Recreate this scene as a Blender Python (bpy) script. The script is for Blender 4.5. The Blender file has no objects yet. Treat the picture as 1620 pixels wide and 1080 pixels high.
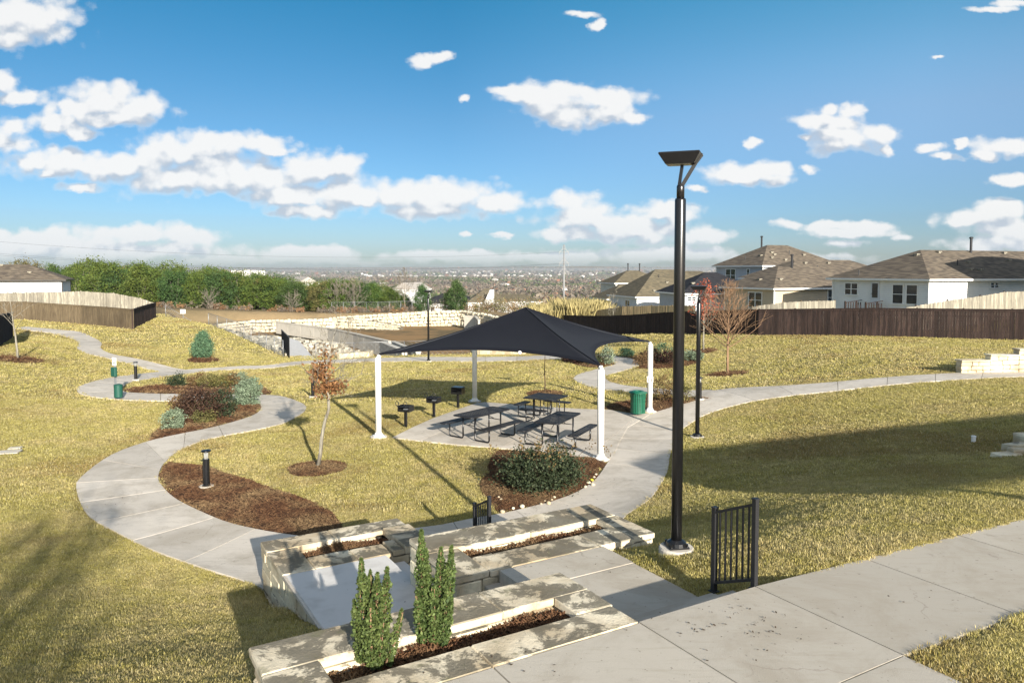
import bpy, math, random
import numpy as np
from mathutils import Vector, Matrix
from mathutils.geometry import delaunay_2d_cdt

scene = bpy.context.scene
col = scene.collection
R = math.radians

# ------------------------------------------------------------------ camera
F_PX, PITCH, CAM_H = 1190.0, R(3.0), 5.2
cam_data = bpy.data.cameras.new('camera')
cam = bpy.data.objects.new('camera', cam_data)
col.objects.link(cam)
cam.location = (0, 0, CAM_H)
cam.rotation_euler = (R(90) - PITCH, 0, 0)
cam_data.sensor_width = 36.0
cam_data.lens = F_PX / 1620 * 36
cam_data.shift_y = -0.03125
cam_data.clip_start = 0.1
cam_data.clip_end = 40000
scene.camera = cam

# ------------------------------------------------------------------ sun and exposure
SUN_EL, SUN_AZ = R(17.3), math.atan2(0.391, -0.92)
sun_data = bpy.data.lights.new('sun', 'SUN')
sun = bpy.data.objects.new('sun', sun_data)
col.objects.link(sun)
sun_data.energy = 5.0
sun_data.angle = R(0.53)
sun_data.color = (1.0, 0.93, 0.82)
sdir = Vector((math.sin(SUN_AZ) * math.cos(SUN_EL), math.cos(SUN_AZ) * math.cos(SUN_EL), math.sin(SUN_EL)))
sun.rotation_euler = (-sdir).to_track_quat('-Z', 'Y').to_euler()
scene.view_settings.view_transform = 'Standard'
scene.view_settings.look = 'None'
scene.view_settings.gamma = 1.0
scene.view_settings.use_curve_mapping = False
scene.view_settings.exposure = 1.14
SKY_STRENGTH = 0.075
scene.cycles.max_bounces = 6
scene.cycles.diffuse_bounces = 3
scene.cycles.glossy_bounces = 2
scene.cycles.transmission_bounces = 4
scene.cycles.volume_bounces = 0
scene.cycles.transparent_max_bounces = 6

# ------------------------------------------------------------------ node helpers
def N(nt, typ, ins=None, **props):
    n = nt.nodes.new(typ)
    for k, v in props.items():
        setattr(n, k, v)
    for k, v in (ins or {}).items():
        s = n.inputs[k]
        if isinstance(v, bpy.types.NodeSocket):
            nt.links.new(v, s)
        else:
            s.default_value = v
    return n

def math_(nt, op, a, b=0.0, c=None, clamp=False):
    n = nt.nodes.new('ShaderNodeMath'); n.operation = op; n.use_clamp = clamp
    for i, v in enumerate((a, b) if c is None else (a, b, c)):
        if isinstance(v, bpy.types.NodeSocket): nt.links.new(v, n.inputs[i])
        else: n.inputs[i].default_value = v
    return n.outputs[0]

def vmath(nt, op, a, b=None, c=None):
    n = nt.nodes.new('ShaderNodeVectorMath'); n.operation = op
    for i, v in enumerate((a, b, c)):
        if v is None: continue
        if isinstance(v, bpy.types.NodeSocket): nt.links.new(v, n.inputs[i])
        else: n.inputs[i].default_value = v
    return n

def mapr(nt, v, a, b, c=0.0, d=1.0, smooth=True):
    n = N(nt, 'ShaderNodeMapRange', {'Value': v, 'From Min': a, 'From Max': b, 'To Min': c, 'To Max': d})
    if smooth: n.interpolation_type = 'SMOOTHSTEP'
    return n.outputs[0]

def mixc(nt, f, a, b, mode='MIX'):
    n = nt.nodes.new('ShaderNodeMix'); n.data_type = 'RGBA'; n.blend_type = mode
    for s, v in ((n.inputs[0], f), (n.inputs[6], a), (n.inputs[7], b)):
        if isinstance(v, bpy.types.NodeSocket): nt.links.new(v, s)
        elif isinstance(v, (int, float)): s.default_value = v
        else: s.default_value = (*v, 1.0) if len(v) == 3 else v
    return n.outputs[2]

def noise(nt, vec, scale, detail=3.0, rough=0.55, dist=0.0):
    return N(nt, 'ShaderNodeTexNoise', {'Vector': vec, 'Scale': scale, 'Detail': detail, 'Roughness': rough, 'Distortion': dist}).outputs[0]

# ------------------------------------------------------------------ sky with clouds
def ray(x, y):
    cy = 427 + F_PX * math.tan(PITCH)
    a, b = x - 810, -(y - cy)
    c, s = math.cos(PITCH), math.sin(PITCH)
    return (a, F_PX * c + b * s, -F_PX * s + b * c)

world = bpy.data.worlds.new('World')
scene.world = world
world.use_nodes = True
wt = world.node_tree
wt.nodes.clear()
sky = wt.nodes.new('ShaderNodeTexSky')
sky.sky_type = 'NISHITA'
sky.sun_disc = False
sky.sun_elevation = SUN_EL
sky.sun_rotation = SUN_AZ
sky.altitude = 200
sky.air_density = 1.0
sky.dust_density = 0.6
sky.ozone_density = 3.0
CLOUDS = [  # x, y, rx, ry of each billow (degrees of view, written as tangents x 1190)
 (20,28,92,40),(66,34,44,30),(8,62,50,16),(4,128,24,16),(28,154,40,11),(165,160,62,28),(214,172,44,22),(128,168,44,17),(178,186,70,12),(98,198,46,18),(128,212,28,9),(14,204,30,16),(0,224,40,16),
 (290,240,90,26),(345,222,62,14),(410,222,56,14),(440,236,30,8),(105,258,84,20),(200,262,90,24),(300,280,130,26),(400,278,110,28),(500,270,66,26),(540,262,34,18),(545,300,50,26),(460,306,80,20),(482,336,44,11),(130,298,30,7),(75,276,18,7),
 (690,312,112,26),(775,322,48,16),(620,306,56,20),(690,335,80,14),(590,312,30,24),
 (232,372,84,15),(300,378,44,13),(90,384,120,22),(60,398,160,24),(250,398,120,16),(470,402,96,13),(520,410,70,9),(380,412,120,10),
 (664,98,17,10),(692,92,20,8),(850,150,52,17),(900,146,44,14),(960,156,54,16),(806,142,36,9),(905,178,56,20),(960,178,52,18),(884,164,50,20),(1000,184,26,7),
 (914,22,22,6),(940,40,11,8),(736,156,9,6),(900,318,46,18),(930,338,36,24),(905,345,54,20),(975,352,52,15),(1050,334,52,13),(1075,345,28,18),(1115,374,46,12),(1010,366,90,17),(900,372,50,12),
 (1335,196,36,16),(1312,176,17,10),(1300,190,40,13),(1350,178,22,14),(1385,210,34,15),(1335,222,60,20),(1272,218,14,6),(1402,238,10,9),(1150,272,36,13),(1208,270,42,13),(1180,282,60,10),(1278,268,15,8),(1192,228,11,7),
 (1252,354,26,8),(1295,357,28,8),(1325,355,24,8),(1372,358,32,9),(1340,366,60,7),(1340,382,36,6),(1426,375,16,5),
 (1472,236,22,7),(1500,248,22,6),(1524,230,9,6),(1600,232,50,13),(1556,244,16,8),(1600,284,42,10),(1570,282,16,8),(1590,334,44,16),(1550,346,60,16),(1515,350,18,7),(1600,362,70,22),(1590,385,90,14),
 (1570,14,34,6),(1605,4,34,6),(1480,90,12,3),(720,404,110,9),(880,408,170,11),(1040,402,90,12),(1100,402,60,9),(790,374,16,4),(736,372,10,4),(1100,300,14,5),(560,414,60,5),(1260,410,120,8)]
grp = bpy.data.node_groups.new('cloud_field', 'ShaderNodeTree')
grp.interface.new_socket('P', in_out='INPUT', socket_type='NodeSocketVector')
grp.interface.new_socket('D', in_out='OUTPUT', socket_type='NodeSocketFloat')
gi = grp.nodes.new('NodeGroupInput'); go = grp.nodes.new('NodeGroupOutput')
acc = None
for (x, y, rx, ry) in CLOUDS:
    r0 = ray(x, y); r1 = ray(x + rx, y); r2 = ray(x, y - ry)
    cx_, cz_ = r0[0] / r0[1], r0[2] / r0[1]
    ix, iz = 1 / abs(r1[0] / r1[1] - cx_), 1 / abs(r2[2] / r2[1] - cz_)
    v = vmath(grp, 'MULTIPLY_ADD', gi.outputs[0], (ix, iz, 0), (-cx_ * ix, -cz_ * iz, 0))
    l = vmath(grp, 'LENGTH', v.outputs[0]).outputs[1]
    # small clouds keep their outline, large ones get more room to billow
    if acc is None: acc = l
    else:
        n = grp.nodes.new('ShaderNodeMath'); n.operation = 'SMOOTH_MIN'
        grp.links.new(acc, n.inputs[0]); grp.links.new(l, n.inputs[1]); n.inputs[2].default_value = 0.35
        acc = n.outputs[0]
grp.links.new(acc, go.inputs[0])

tc = wt.nodes.new('ShaderNodeTexCoord')
sep = N(wt, 'ShaderNodeSeparateXYZ', {0: tc.outputs['Generated']})
ysafe = math_(wt, 'MAXIMUM', sep.outputs[1], 0.02)
uu = math_(wt, 'DIVIDE', sep.outputs[0], ysafe)
ww = math_(wt, 'DIVIDE', sep.outputs[2], ysafe)
P = N(wt, 'ShaderNodeCombineXYZ', {0: uu, 1: ww, 2: 0.0}).outputs[0]

def warped(off, amp):   # cloud depth at a point: placed billows, broken up by noise of three sizes
    p = vmath(wt, 'ADD', P, off).outputs[0]
    w1 = N(wt, 'ShaderNodeTexNoise', {'Vector': vmath(wt, 'MULTIPLY', p, (1, 1.5, 1)).outputs[0], 'Scale': 15.0, 'Detail': 8.0, 'Roughness': 0.66}).outputs[1]
    w = vmath(wt, 'SUBTRACT', w1, (0.5, 0.5, 0.5)).outputs[0]
    w = vmath(wt, 'MULTIPLY', w, (amp, amp * 0.55, 0)).outputs[0]
    g = wt.nodes.new('ShaderNodeGroup'); g.node_tree = grp
    wt.links.new(vmath(wt, 'ADD', p, w).outputs[0], g.inputs[0])
    fine = noise(wt, p, 42.0, 9.0, 0.72)
    big = noise(wt, p, 20.0, 3.0, 0.5)
    d = math_(wt, 'SUBTRACT', 1.66, g.outputs[0])
    d = math_(wt, 'ADD', d, math_(wt, 'MULTIPLY', math_(wt, 'SUBTRACT', fine, 0.5), 0.8))
    d = math_(wt, 'ADD', d, math_(wt, 'MULTIPLY', math_(wt, 'SUBTRACT', big, 0.5), 0.6))
    vo = wt.nodes.new('ShaderNodeTexVoronoi'); vo.feature = 'SMOOTH_F1'
    wt.links.new(vmath(wt, 'MULTIPLY_ADD', w1, (0.02, 0.02, 0), vmath(wt, 'MULTIPLY', p, (1, 1.25, 1)).outputs[0]).outputs[0], vo.inputs['Vector'])
    vo.inputs['Scale'].default_value = 34.0; vo.inputs['Detail'].default_value = 1.0; vo.inputs['Roughness'].default_value = 0.55; vo.inputs['Smoothness'].default_value = 0.35
    d = math_(wt, 'ADD', d, math_(wt, 'MULTIPLY', math_(wt, 'SUBTRACT', 0.42, vo.outputs['Distance']), 0.85))
    return d

d0 = warped((0, 0, 0), 0.05)
d1 = warped((0.007, 0.020, 0), 0.05)      # a step towards the sun side and up: what stands between a point and the light
alpha_front = mapr(wt, d0, -0.08, 0.75)
front = mapr(wt, sep.outputs[1], 0.12, 0.3)
elev = mapr(wt, ww, -0.005, 0.03)
alpha_front = math_(wt, 'MULTIPLY', math_(wt, 'MULTIPLY', alpha_front, front), elev)
# rest of the sky: unseen noise clouds, laid on thicker to lift the ambient light
zsafe = math_(wt, 'MAXIMUM', sep.outputs[2], 0.04)
Q = N(wt, 'ShaderNodeCombineXYZ', {0: math_(wt, 'DIVIDE', sep.outputs[0], zsafe), 1: math_(wt, 'DIVIDE', sep.outputs[1], zsafe), 2: 0.0}).outputs[0]
qn = noise(wt, Q, 0.9, 7.0, 0.58)
alpha_back = math_(wt, 'MULTIPLY', mapr(wt, qn, 0.47, 0.60), mapr(wt, sep.outputs[2], 0.04, 0.2))
alpha_back = math_(wt, 'MULTIPLY', alpha_back, math_(wt, 'SUBTRACT', 1.0, mapr(wt, math_(wt, 'DIVIDE', sep.outputs[1], math_(wt, 'ADD', math_(wt, 'ABSOLUTE', sep.outputs[2]), 0.6)), -0.1, 0.5)))
alpha = math_(wt, 'MAXIMUM', alpha_front, alpha_back)
alpha = math_(wt, 'MULTIPLY', alpha, 0.93)
shade = mapr(wt, math_(wt, 'SUBTRACT', d1, d0), -0.30, 0.52)
thick = mapr(wt, d0, 0.0, 0.55)
shade = math_(wt, 'MULTIPLY', shade, thick)
cloud_col = mixc(wt, shade, (5.9, 5.85, 5.75), (3.25, 3.65, 4.2))
low = mapr(wt, ww, 0.0, 0.1)
cloud_col = mixc(wt, low, mixc(wt, 0.45, cloud_col, (4.2, 4.65, 5.2)), cloud_col)
hs = N(wt, 'ShaderNodeHueSaturation', {'Hue': 0.49, 'Saturation': 1.12, 'Value': 1.0, 'Color': sky.outputs[0]})
# clear winter air on the side away from the sun: a deep blue that pales towards the horizon
tint = mixc(wt, mapr(wt, sep.outputs[2], 0.04, 0.19, smooth=False), (0.50, 0.60, 0.82), (0.44, 0.57, 0.68))
tint = mixc(wt, mapr(wt, sep.outputs[2], 0.19, 0.36, smooth=False), tint, (0.17, 0.56, 0.64))
side = math_(wt, 'MULTIPLY', mapr(wt, sep.outputs[0], -0.08, 0.46, smooth=False), mapr(wt, sep.outputs[2], 0.05, 0.26))
tint = mixc(wt, 1.0, tint, mixc(wt, side, (1.0, 1.0, 1.0), (2.7, 1.68, 1.45)), 'MULTIPLY')      # paler towards the sun's side
tint = mixc(wt, mapr(wt, sep.outputs[1], -0.25, 0.35), (1.0, 1.0, 1.0), tint)
clear = mixc(wt, 1.0, hs.outputs[0], tint, 'MULTIPLY')
cloud_col = mixc(wt, mapr(wt, sep.outputs[1], 0.2, -0.6), cloud_col, (9.5, 9.0, 8.4))      # unseen clouds behind the camera brightened for extra fill light
final = mixc(wt, alpha, clear, cloud_col)
bg = N(wt, 'ShaderNodeBackground', {'Color': final, 'Strength': SKY_STRENGTH})
wo = wt.nodes.new('ShaderNodeOutputWorld')
wt.links.new(bg.outputs[0], wo.inputs[0])
world.cycles.sampling_method = 'MANUAL'
world.cycles.sample_map_resolution = 256

# ------------------------------------------------------------------ object helpers
def tag(o, label=None, cat=None, group=None, kind=None):
    if label: o['label'] = label
    if cat: o['category'] = cat
    if group: o['group'] = group
    if kind: o['kind'] = kind
    return o

def empty(name, loc=(0, 0, 0), rz=0.0, parent=None):
    o = bpy.data.objects.new(name, None)
    o.empty_display_size = 0.2
    o.location = loc; o.rotation_euler = (0, 0, rz)
    col.objects.link(o)
    if parent: o.parent = parent
    return o

def thing(name, label, cat, loc=(0, 0, 0), rz=0.0, group=None):
    return tag(empty(name, loc, rz), label, cat, group)

def link(name, me, parent=None, loc=None, rz=None):
    o = bpy.data.objects.new(name, me)
    col.objects.link(o)
    if parent: o.parent = parent
    if loc is not None: o.location = loc
    if rz is not None: o.rotation_euler = (0, 0, rz)
    return o

def np_mesh(name, V, Fc, mat=None, smooth=False):
    V = np.asarray(V, dtype=np.float32); Fc = np.asarray(Fc, dtype=np.int32)
    me = bpy.data.meshes.new(name)
    nf, k = Fc.shape
    me.vertices.add(len(V)); me.vertices.foreach_set('co', V.ravel())
    me.loops.add(nf * k); me.loops.foreach_set('vertex_index', Fc.ravel())
    me.polygons.add(nf)
    me.polygons.foreach_set('loop_start', np.arange(nf, dtype=np.int32) * k)
    me.polygons.foreach_set('use_smooth', np.full(nf, bool(smooth)))
    me.update(calc_edges=True)
    if mat: me.materials.append(mat)
    return me

class MB:
    def __init__(s): s.v = []; s.f = []; s.sm = []
    def add(s, vs, fs, smooth=False):
        b = len(s.v); s.v += [tuple(v) for v in vs]
        s.f += [tuple(i + b for i in f) for f in fs]; s.sm += [smooth] * len(fs)
        return s
    def box(s, c, d, rz=0.0, M=None, jit=0.0, rng=None, bev=0.0):
        hx, hy, hz_ = d[0] / 2, d[1] / 2, d[2] / 2
        vs = []
        if bev > 0:
            b = bev
            pts = []
            for sz in (-1, 1):
                for sx, sy in ((-1, -1), (1, -1), (1, 1), (-1, 1)):
                    pts.append(((sx, sy, sz)))
            # chamfered box: 24 vertices
            idx = {}
            for p in pts:
                for ax in range(3):
                    q = [p[0] * (hx - b), p[1] * (hy - b), p[2] * (hz_ - b)]
                    q[ax] = p[ax] * (hx, hy, hz_)[ax]
                    idx[(p, ax)] = len(vs); vs.append(q)
            fs = []
            for ax in range(3):
                for sg in (-1, 1):
                    loop = [p for p in pts if p[ax] == sg]
                    a1, a2 = [(1, 2), (2, 0), (0, 1)][ax]
                    loop.sort(key=lambda p: math.atan2(p[a2], p[a1]) * sg)
                    fs.append([idx[(p, ax)] for p in loop])
            for p in pts:
                f = [idx[(p, 0)], idx[(p, 1)], idx[(p, 2)]]
                if p[0] * p[1] * p[2] < 0: f.reverse()
                fs.append(f)
            for ax in range(3):
                o1, o2 = [(1, 2), (2, 0), (0, 1)][ax]
                for s1 in (-1, 1):
                    for s2 in (-1, 1):
                        pa = [0, 0, 0]; pa[o1] = s1; pa[o2] = s2
                        p1 = list(pa); p1[ax] = -1; p2 = list(pa); p2[ax] = 1
                        p1, p2 = tuple(p1), tuple(p2)
                        f = [idx[(p1, o1)], idx[(p2, o1)], idx[(p2, o2)], idx[(p1, o2)]]
                        if s1 * s2 < 0: f.reverse()
                        fs.append(f)
        else:
            for sz in (-1, 1):
                for sx, sy in ((-1, -1), (1, -1), (1, 1), (-1, 1)):
                    vs.append([sx * hx, sy * hy, sz * hz_])
            fs = [(3, 2, 1, 0), (4, 5, 6, 7), (0, 1, 5, 4), (1, 2, 6, 5), (2, 3, 7, 6), (3, 0, 4, 7)]
        if jit and rng:
            vs = [[a + rng.uniform(-jit, jit) for a in v] for v in vs]
        if M is not None:
            vs = [M @ Vector(v) for v in vs]
        elif rz:
            cc, ss = math.cos(rz), math.sin(rz)
            vs = [(v[0] * cc - v[1] * ss, v[0] * ss + v[1] * cc, v[2]) for v in vs]
        vs = [(v[0] + c[0], v[1] + c[1], v[2] + c[2]) for v in vs]
        return s.add(vs, fs)
    def bar(s, p, q, w, h=None, up=(0, 0, 1)):
        p, q = Vector(p), Vector(q); h = h or w
        z = (q - p).normalized(); u = Vector(up)
        if abs(z.dot(u)) > 0.98: u = Vector((0, 1, 0))
        x = z.cross(u).normalized(); y = x.cross(z)
        M = Matrix((x, y, z)).transposed()
        return s.box((p + q) / 2, (w, h, (q - p).length), M=M)
    def tube(s, pts, rad, n=6, smooth=True, cap=True):
        pts = [Vector(p) for p in pts]
        if not hasattr(rad, '__len__'): rad = [rad] * len(pts)
        ref = Vector((0.3, 0.1, 0.95))
        rings = []
        vs, fs = [], []
        for i, p in enumerate(pts):
            t = (pts[min(i + 1, len(pts) - 1)] - pts[max(i - 1, 0)])
            if t.length < 1e-9: t = Vector((0, 0, 1))
            t.normalize()
            rr = ref if abs(t.dot(ref)) < 0.95 else Vector((1, 0, 0))
            x = t.cross(rr).normalized(); y = t.cross(x)
            for k in range(n):
                a = 2 * math.pi * k / n
                vs.append(p + (x * math.cos(a) + y * math.sin(a)) * rad[i])
        for i in range(len(pts) - 1):
            for k in range(n):
                a, b = i * n + k, i * n + (k + 1) % n
                fs.append((b, a, a + n, b + n))
        if cap:
            fs.append(tuple(range(n))); fs.append(tuple(reversed(range((len(pts) - 1) * n, len(pts) * n))))
        return s.add(vs, fs, smooth)
    def lathe(s, prof, c=(0, 0, 0), n=20, smooth=False):
        vs, fs = [], []
        for (r, z) in prof:
            for k in range(n):
                a = 2 * math.pi * k / n
                vs.append((c[0] + r * math.cos(a), c[1] + r * math.sin(a), c[2] + z))
        for i in range(len(prof) - 1):
            for k in range(n):
                a, b = i * n + k, i * n + (k + 1) % n
                fs.append((a, b, b + n, a + n))
        fs.append(tuple(reversed(range(n)))); fs.append(tuple(range((len(prof) - 1) * n, len(prof) * n)))
        return s.add(vs, fs, smooth)
    def sphere(s, c, r, n=10, m=7):
        prof = [(r * math.sin(math.pi * i / m), -r * math.cos(math.pi * i / m)) for i in range(m + 1)]
        prof[0] = (r * 0.02, -r); prof[-1] = (r * 0.02, r)
        return s.lathe(prof, c, n, True)
    def build(s, name, mat, parent=None, loc=None, rz=None):
        me = s.mesh(name, mat)
        return link(name, me, parent, loc, rz)
    def mesh(s, name, mat):
        me = bpy.data.meshes.new(name)
        me.from_pydata(s.v, [], s.f)
        me.polygons.foreach_set('use_smooth', s.sm)
        if mat: me.materials.append(mat)
        me.update()
        return me

# ------------------------------------------------------------------ ground height
def at_depth(px, py, Y):
    r = ray(px, py); t = Y / r[1]
    return (r[0] * t, Y, CAM_H + r[2] * t)

def at_z(px, py, z):
    r = ray(px, py); t = (z - CAM_H) / r[2]
    return (r[0] * t, r[1] * t, z)

ST_O, ST_A = (1.189, 6.909), R(30.3)
SC, SS = math.cos(ST_A), math.sin(ST_A)
def st(s, t, z=0.0):            # frame of the terrace: s along the upper walk, t away from it
    return (ST_O[0] + s * SC - t * SS, ST_O[1] + s * SS + t * SC, z)
def to_st(X, Y):
    dx, dy = X - ST_O[0], Y - ST_O[1]
    return dx * SC + dy * SS, -dx * SS + dy * SC

ctrl = []
for (px, py, Y) in [(41,507,73),(130,512,73),(210,521,67),(247,503,88),(-80,506,75),(0,548,43),(20,533,54),(55,522,60),(27,569,39),(321,568,49),
                    (285,583,46),(400,575,48.5),(672,571,50),(820,570,48),(915,597,37.5),(985,570,45),(330,515,75),(400,545,61.5),(447,566,53),(262,503,90),
                    (1151,592,38),(1113,557,46.5),(1050,527,64),(1200,530,51.8),(1600,538,43.6),(1800,540,40),(885,525,82),(1200,623,28.5),(1407,606,28),(1620,592,29),(1750,588,30),
                    (1400,560,36),(1610,712,18.0),(1500,757,14.2),(540,567,53.5),(760,562,54),(250,560,50),(870,560,52),(1000,545,56),(960,535,66)]:
    ctrl.append(at_depth(px, py, Y))
for c in [(-1.5,23,0),(2.5,20.5,0),(5,27.3,0),(-4.2,23.2,0),(0,16.5,0),(-8,20,0),(-11,18.6,0),(-6,16,0),(-2,18,0),(-14,23,0),(0,28,0),(-10,28,-.15),(8,24,.1),(-18,26,.1),(-16,18,.1),(-12,13.5,.15),
          (-3.9,12.2,.03),(-3.3,10.8,.36),(-2.6,9.1,.74),(-2.45,6.5,1.45),(-6,9,.75),(-6,6,1.4),(-10,6,1.35),(-10,10,.6),(-20,12,.7),(-20,6,1.2),(-6,12.5,.08),
          (2.15,9.45,1.58),(2.7,8.8,1.78),(3.0,9.8,1.6),(1.3,10.3,1.33),(2.2,11.0,1.1),(1.6,12.8,.45),(1.4,14,.12),(0,14,.08),(-2,14.2,.08),(-4,13.5,.03),
          (5,11,1.6),(5,13.8,.95),(5,17.5,.3),(4.6,21,.05),(8,13,1.5),(9.5,15.5,1.15),(12,18.5,1.0),(8,19.5,.6),(6.8,10.3,1.87),(14,14,1.75),(3.5,9.0,1.86),(12,12.5,1.88),(20,16,1.8),(24,22,1.5),(30,30,1.5),
          (4.5,6.5,1.88),(8,7,1.9),(14,8,1.9),(2,3,1.88),(-4,2,1.7),(10,2,1.9),(25,8,1.9),(-15,2,1.5),(-30,2,1.5),(-30,30,.9),(-35,45,1.0),
          (-55,60,.4),(-60,90,.2),(-40,100,-.8),(-25,118,-1.6),(-5,120,-1.3),(-60,130,-1),(8,100,-2.2),(20,100,-1.6),(40,100,0.2),(45,75,1.4),(60,60,2.0),(55,45,2.0),(45,30,1.9),(20,75,-.4),(28,64,.9),(10,130,-3),(40,130,-1)]:
    ctrl.append(c)
ctrl = np.array(ctrl, dtype=float)
def tps_fit(Pc, lam=0.002):
    n = len(Pc); X = Pc[:, :2] / 30.0
    d2 = ((X[:, None] - X[None]) ** 2).sum(-1)
    K = np.where(d2 > 0, 0.5 * d2 * np.log(np.maximum(d2, 1e-12)), 0) + lam * np.eye(n)
    A = np.zeros((n + 3, n + 3)); A[:n, :n] = K; A[:n, n] = 1; A[:n, n + 1:] = X; A[n, :n] = 1; A[n + 1:, :n] = X.T
    b = np.zeros(n + 3); b[:n] = Pc[:, 2]
    return X, np.linalg.solve(A, b)
TX, TW = tps_fit(ctrl)
def tps(X, Y):
    X = np.clip(X, -70, 70) / 30.0; Y = np.clip(Y, 0, 135) / 30.0
    out = TW[-3] + TW[-2] * X + TW[-1] * Y
    for i in range(len(TX)):
        d2 = (X - TX[i, 0]) ** 2 + (Y - TX[i, 1]) ** 2
        out = out + TW[i] * 0.5 * d2 * np.log(np.maximum(d2, 1e-12))
    return out

def sstep(x, a, b):
    t = np.clip((x - a) / (b - a), 0, 1); return t * t * (3 - 2 * t)

def in_poly(X, Y, poly):
    X = np.asarray(X, float); Y = np.asarray(Y, float)
    ins = np.zeros(X.shape, bool); n = len(poly)
    for i in range(n):
        x1, y1 = poly[i][:2]; x2, y2 = poly[(i + 1) % n][:2]
        c = ((y1 > Y) != (y2 > Y)) & (X < (x2 - x1) * (Y - y1) / ((y2 - y1) if y2 != y1 else 1e-9) + x1)
        ins ^= c
    return ins

def poly_dist(X, Y, poly, closed=True):
    d = np.full(np.shape(X), 1e9); n = len(poly)
    for i in range(n if closed else n - 1):
        x1, y1 = poly[i][:2]; x2, y2 = poly[(i + 1) % n][:2]
        dx, dy = x2 - x1, y2 - y1; L = dx * dx + dy * dy + 1e-12
        t = np.clip(((X - x1) * dx + (Y - y1) * dy) / L, 0, 1)
        d = np.minimum(d, np.hypot(X - x1 - t * dx, Y - y1 - t * dy))
    return d

BASIN = [at_depth(449, 564, 54.5), at_depth(400, 544, 63), at_depth(330, 514, 77), at_depth(268, 503, 93), at_depth(262, 499, 112), at_depth(400, 499, 118), at_depth(520, 501, 118), at_depth(633, 495, 119), at_depth(733, 491, 120), at_depth(790, 497, 110), at_depth(812, 512, 85), at_depth(800, 545, 62), at_depth(760, 561, 56), at_depth(640, 561, 56), at_depth(540, 564, 56)]
LOW_POLY = [st(a, b)[:2] for a, b in ((-2.2, 5.3), (.6, 4.2), (2.4, 4.2), (2.6, 8.0), (-2, 9.5))]
A_POLY = [st(a, b)[:2] for a, b in ((0, .05), (1.60, .05), (1.63, 2.75), (0, 2.75))]
VP_Y = [0, 110, 170, 260, 400, 700, 1200, 3000, 6000, 9000, 12000, 14000, 16000]
VP_Z = [0, -2.0, -5, -11, -18, -25, -30, -34, -30, -18, 2, 40, 60]
def ground(X, Y):
    X = np.asarray(X, float); Y = np.asarray(Y, float)
    near = tps(X, Y)
    hill = 1.5 * sstep(-X, 20, 60) * (1 - sstep(Y, 190, 420)) + 3.0 * sstep(-X, 40, 140) * (1 - sstep(Y, 200, 500))
    far = np.interp(Y, VP_Y, VP_Z) + hill + sstep(Y, 900, 4000) * (5.0 * np.sin(X / 610 + Y / 900) + 4 * np.sin(X / 290 - Y / 700))
    far = far + sstep(Y, 9000, 14000) * (9 * np.sin(X / 1900.0 + 1.0) + 5 * np.sin(X / 830.0))
    w = sstep(np.hypot(X * 0.9, Y - 20), 95, 150)
    z = near * (1 - w) + far * w
    z = np.where(in_poly(X, Y, LOW_POLY), np.minimum(z, .06), z)
    dA = poly_dist(X, Y, A_POLY); iA = in_poly(X, Y, A_POLY)
    z = np.where(iA, np.minimum(z, 1.42 - dA), np.where(dA < 1.2, np.minimum(z, 1.425 + .75 * dA + 6 * sstep(dA, .7, 1.2)), z))
    ins = in_poly(X, Y, BASIN)
    if ins.any():
        d = poly_dist(X, Y, BASIN)
        z = np.where(ins, z + (-3.6 - z) * sstep(d, 0.0, np.where((Y > 98) & (X > -30), 0.9, 3.2)), z)
    return z

def g1(X, Y): return float(ground(np.array([X]), np.array([Y]))[0])
TS = np.geomspace(4.5, 900, 500)
def gp(px, py, lift=0.0):
    r = ray(px, py); rx, rz = r[0] / r[1], r[2] / r[1]
    z = ground(rx * TS, TS) + lift
    below = (CAM_H + rz * TS) < z
    i = int(np.argmax(below)) if below.any() else len(TS) - 1
    a, b = TS[max(i - 1, 0)], TS[i]
    for _ in range(3):
        s = np.linspace(a, b, 24)
        bl = (CAM_H + rz * s) < ground(rx * s, s) + lift
        j = int(np.argmax(bl)) if bl.any() else 23
        a, b = s[max(j - 1, 0)], s[j]
    t = (a + b) / 2
    return (rx * t, t, g1(rx * t, t))

# ------------------------------------------------------------------ materials
MATS = {}
def material(name, color, rough=0.8, metal=0.0, vary=0.0, vscale=8.0, island=0.0, bump=0.0, bscale=60.0, spec=0.3, coord='Object', c2=None, extra=None):
    m = bpy.data.materials.new(name); m.use_nodes = True
    nt = m.node_tree; b = nt.nodes['Principled BSDF']
    b.inputs['Roughness'].default_value = rough; b.inputs['Metallic'].default_value = metal
    b.inputs['Specular IOR Level'].default_value = spec
    c = color
    tcn = nt.nodes.new('ShaderNodeTexCoord'); V = tcn.outputs[coord]
    if c2 is None: c2 = tuple(x * 0.55 for x in color)
    if vary:
        f = noise(nt, V, vscale, 4.0, 0.6)
        c = mixc(nt, math_(nt, 'MULTIPLY', mapr(nt, f, 0.35, 0.7), vary), c, c2)
    if island:
        g = nt.nodes.new('ShaderNodeNewGeometry')
        hv = N(nt, 'ShaderNodeHueSaturation', {'Value': math_(nt, 'MULTIPLY_ADD', g.outputs['Random Per Island'], island * 2, 1 - island)})
        if isinstance(c, tuple): hv.inputs['Color'].default_value = (*c, 1)
        else: nt.links.new(c, hv.inputs['Color'])
        c = hv.outputs[0]
    if extra: c = extra(nt, V, c)
    if isinstance(c, tuple): b.inputs['Base Color'].default_value = (*c, 1)
    else: nt.links.new(c, b.inputs['Base Color'])
    if bump:
        bn = N(nt, 'ShaderNodeBump', {'Strength': bump, 'Distance': 0.02, 'Height': noise(nt, V, bscale, 5.0, 0.65)})
        nt.links.new(bn.outputs[0], b.inputs['Normal'])
    MATS[name] = m
    return m

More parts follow.
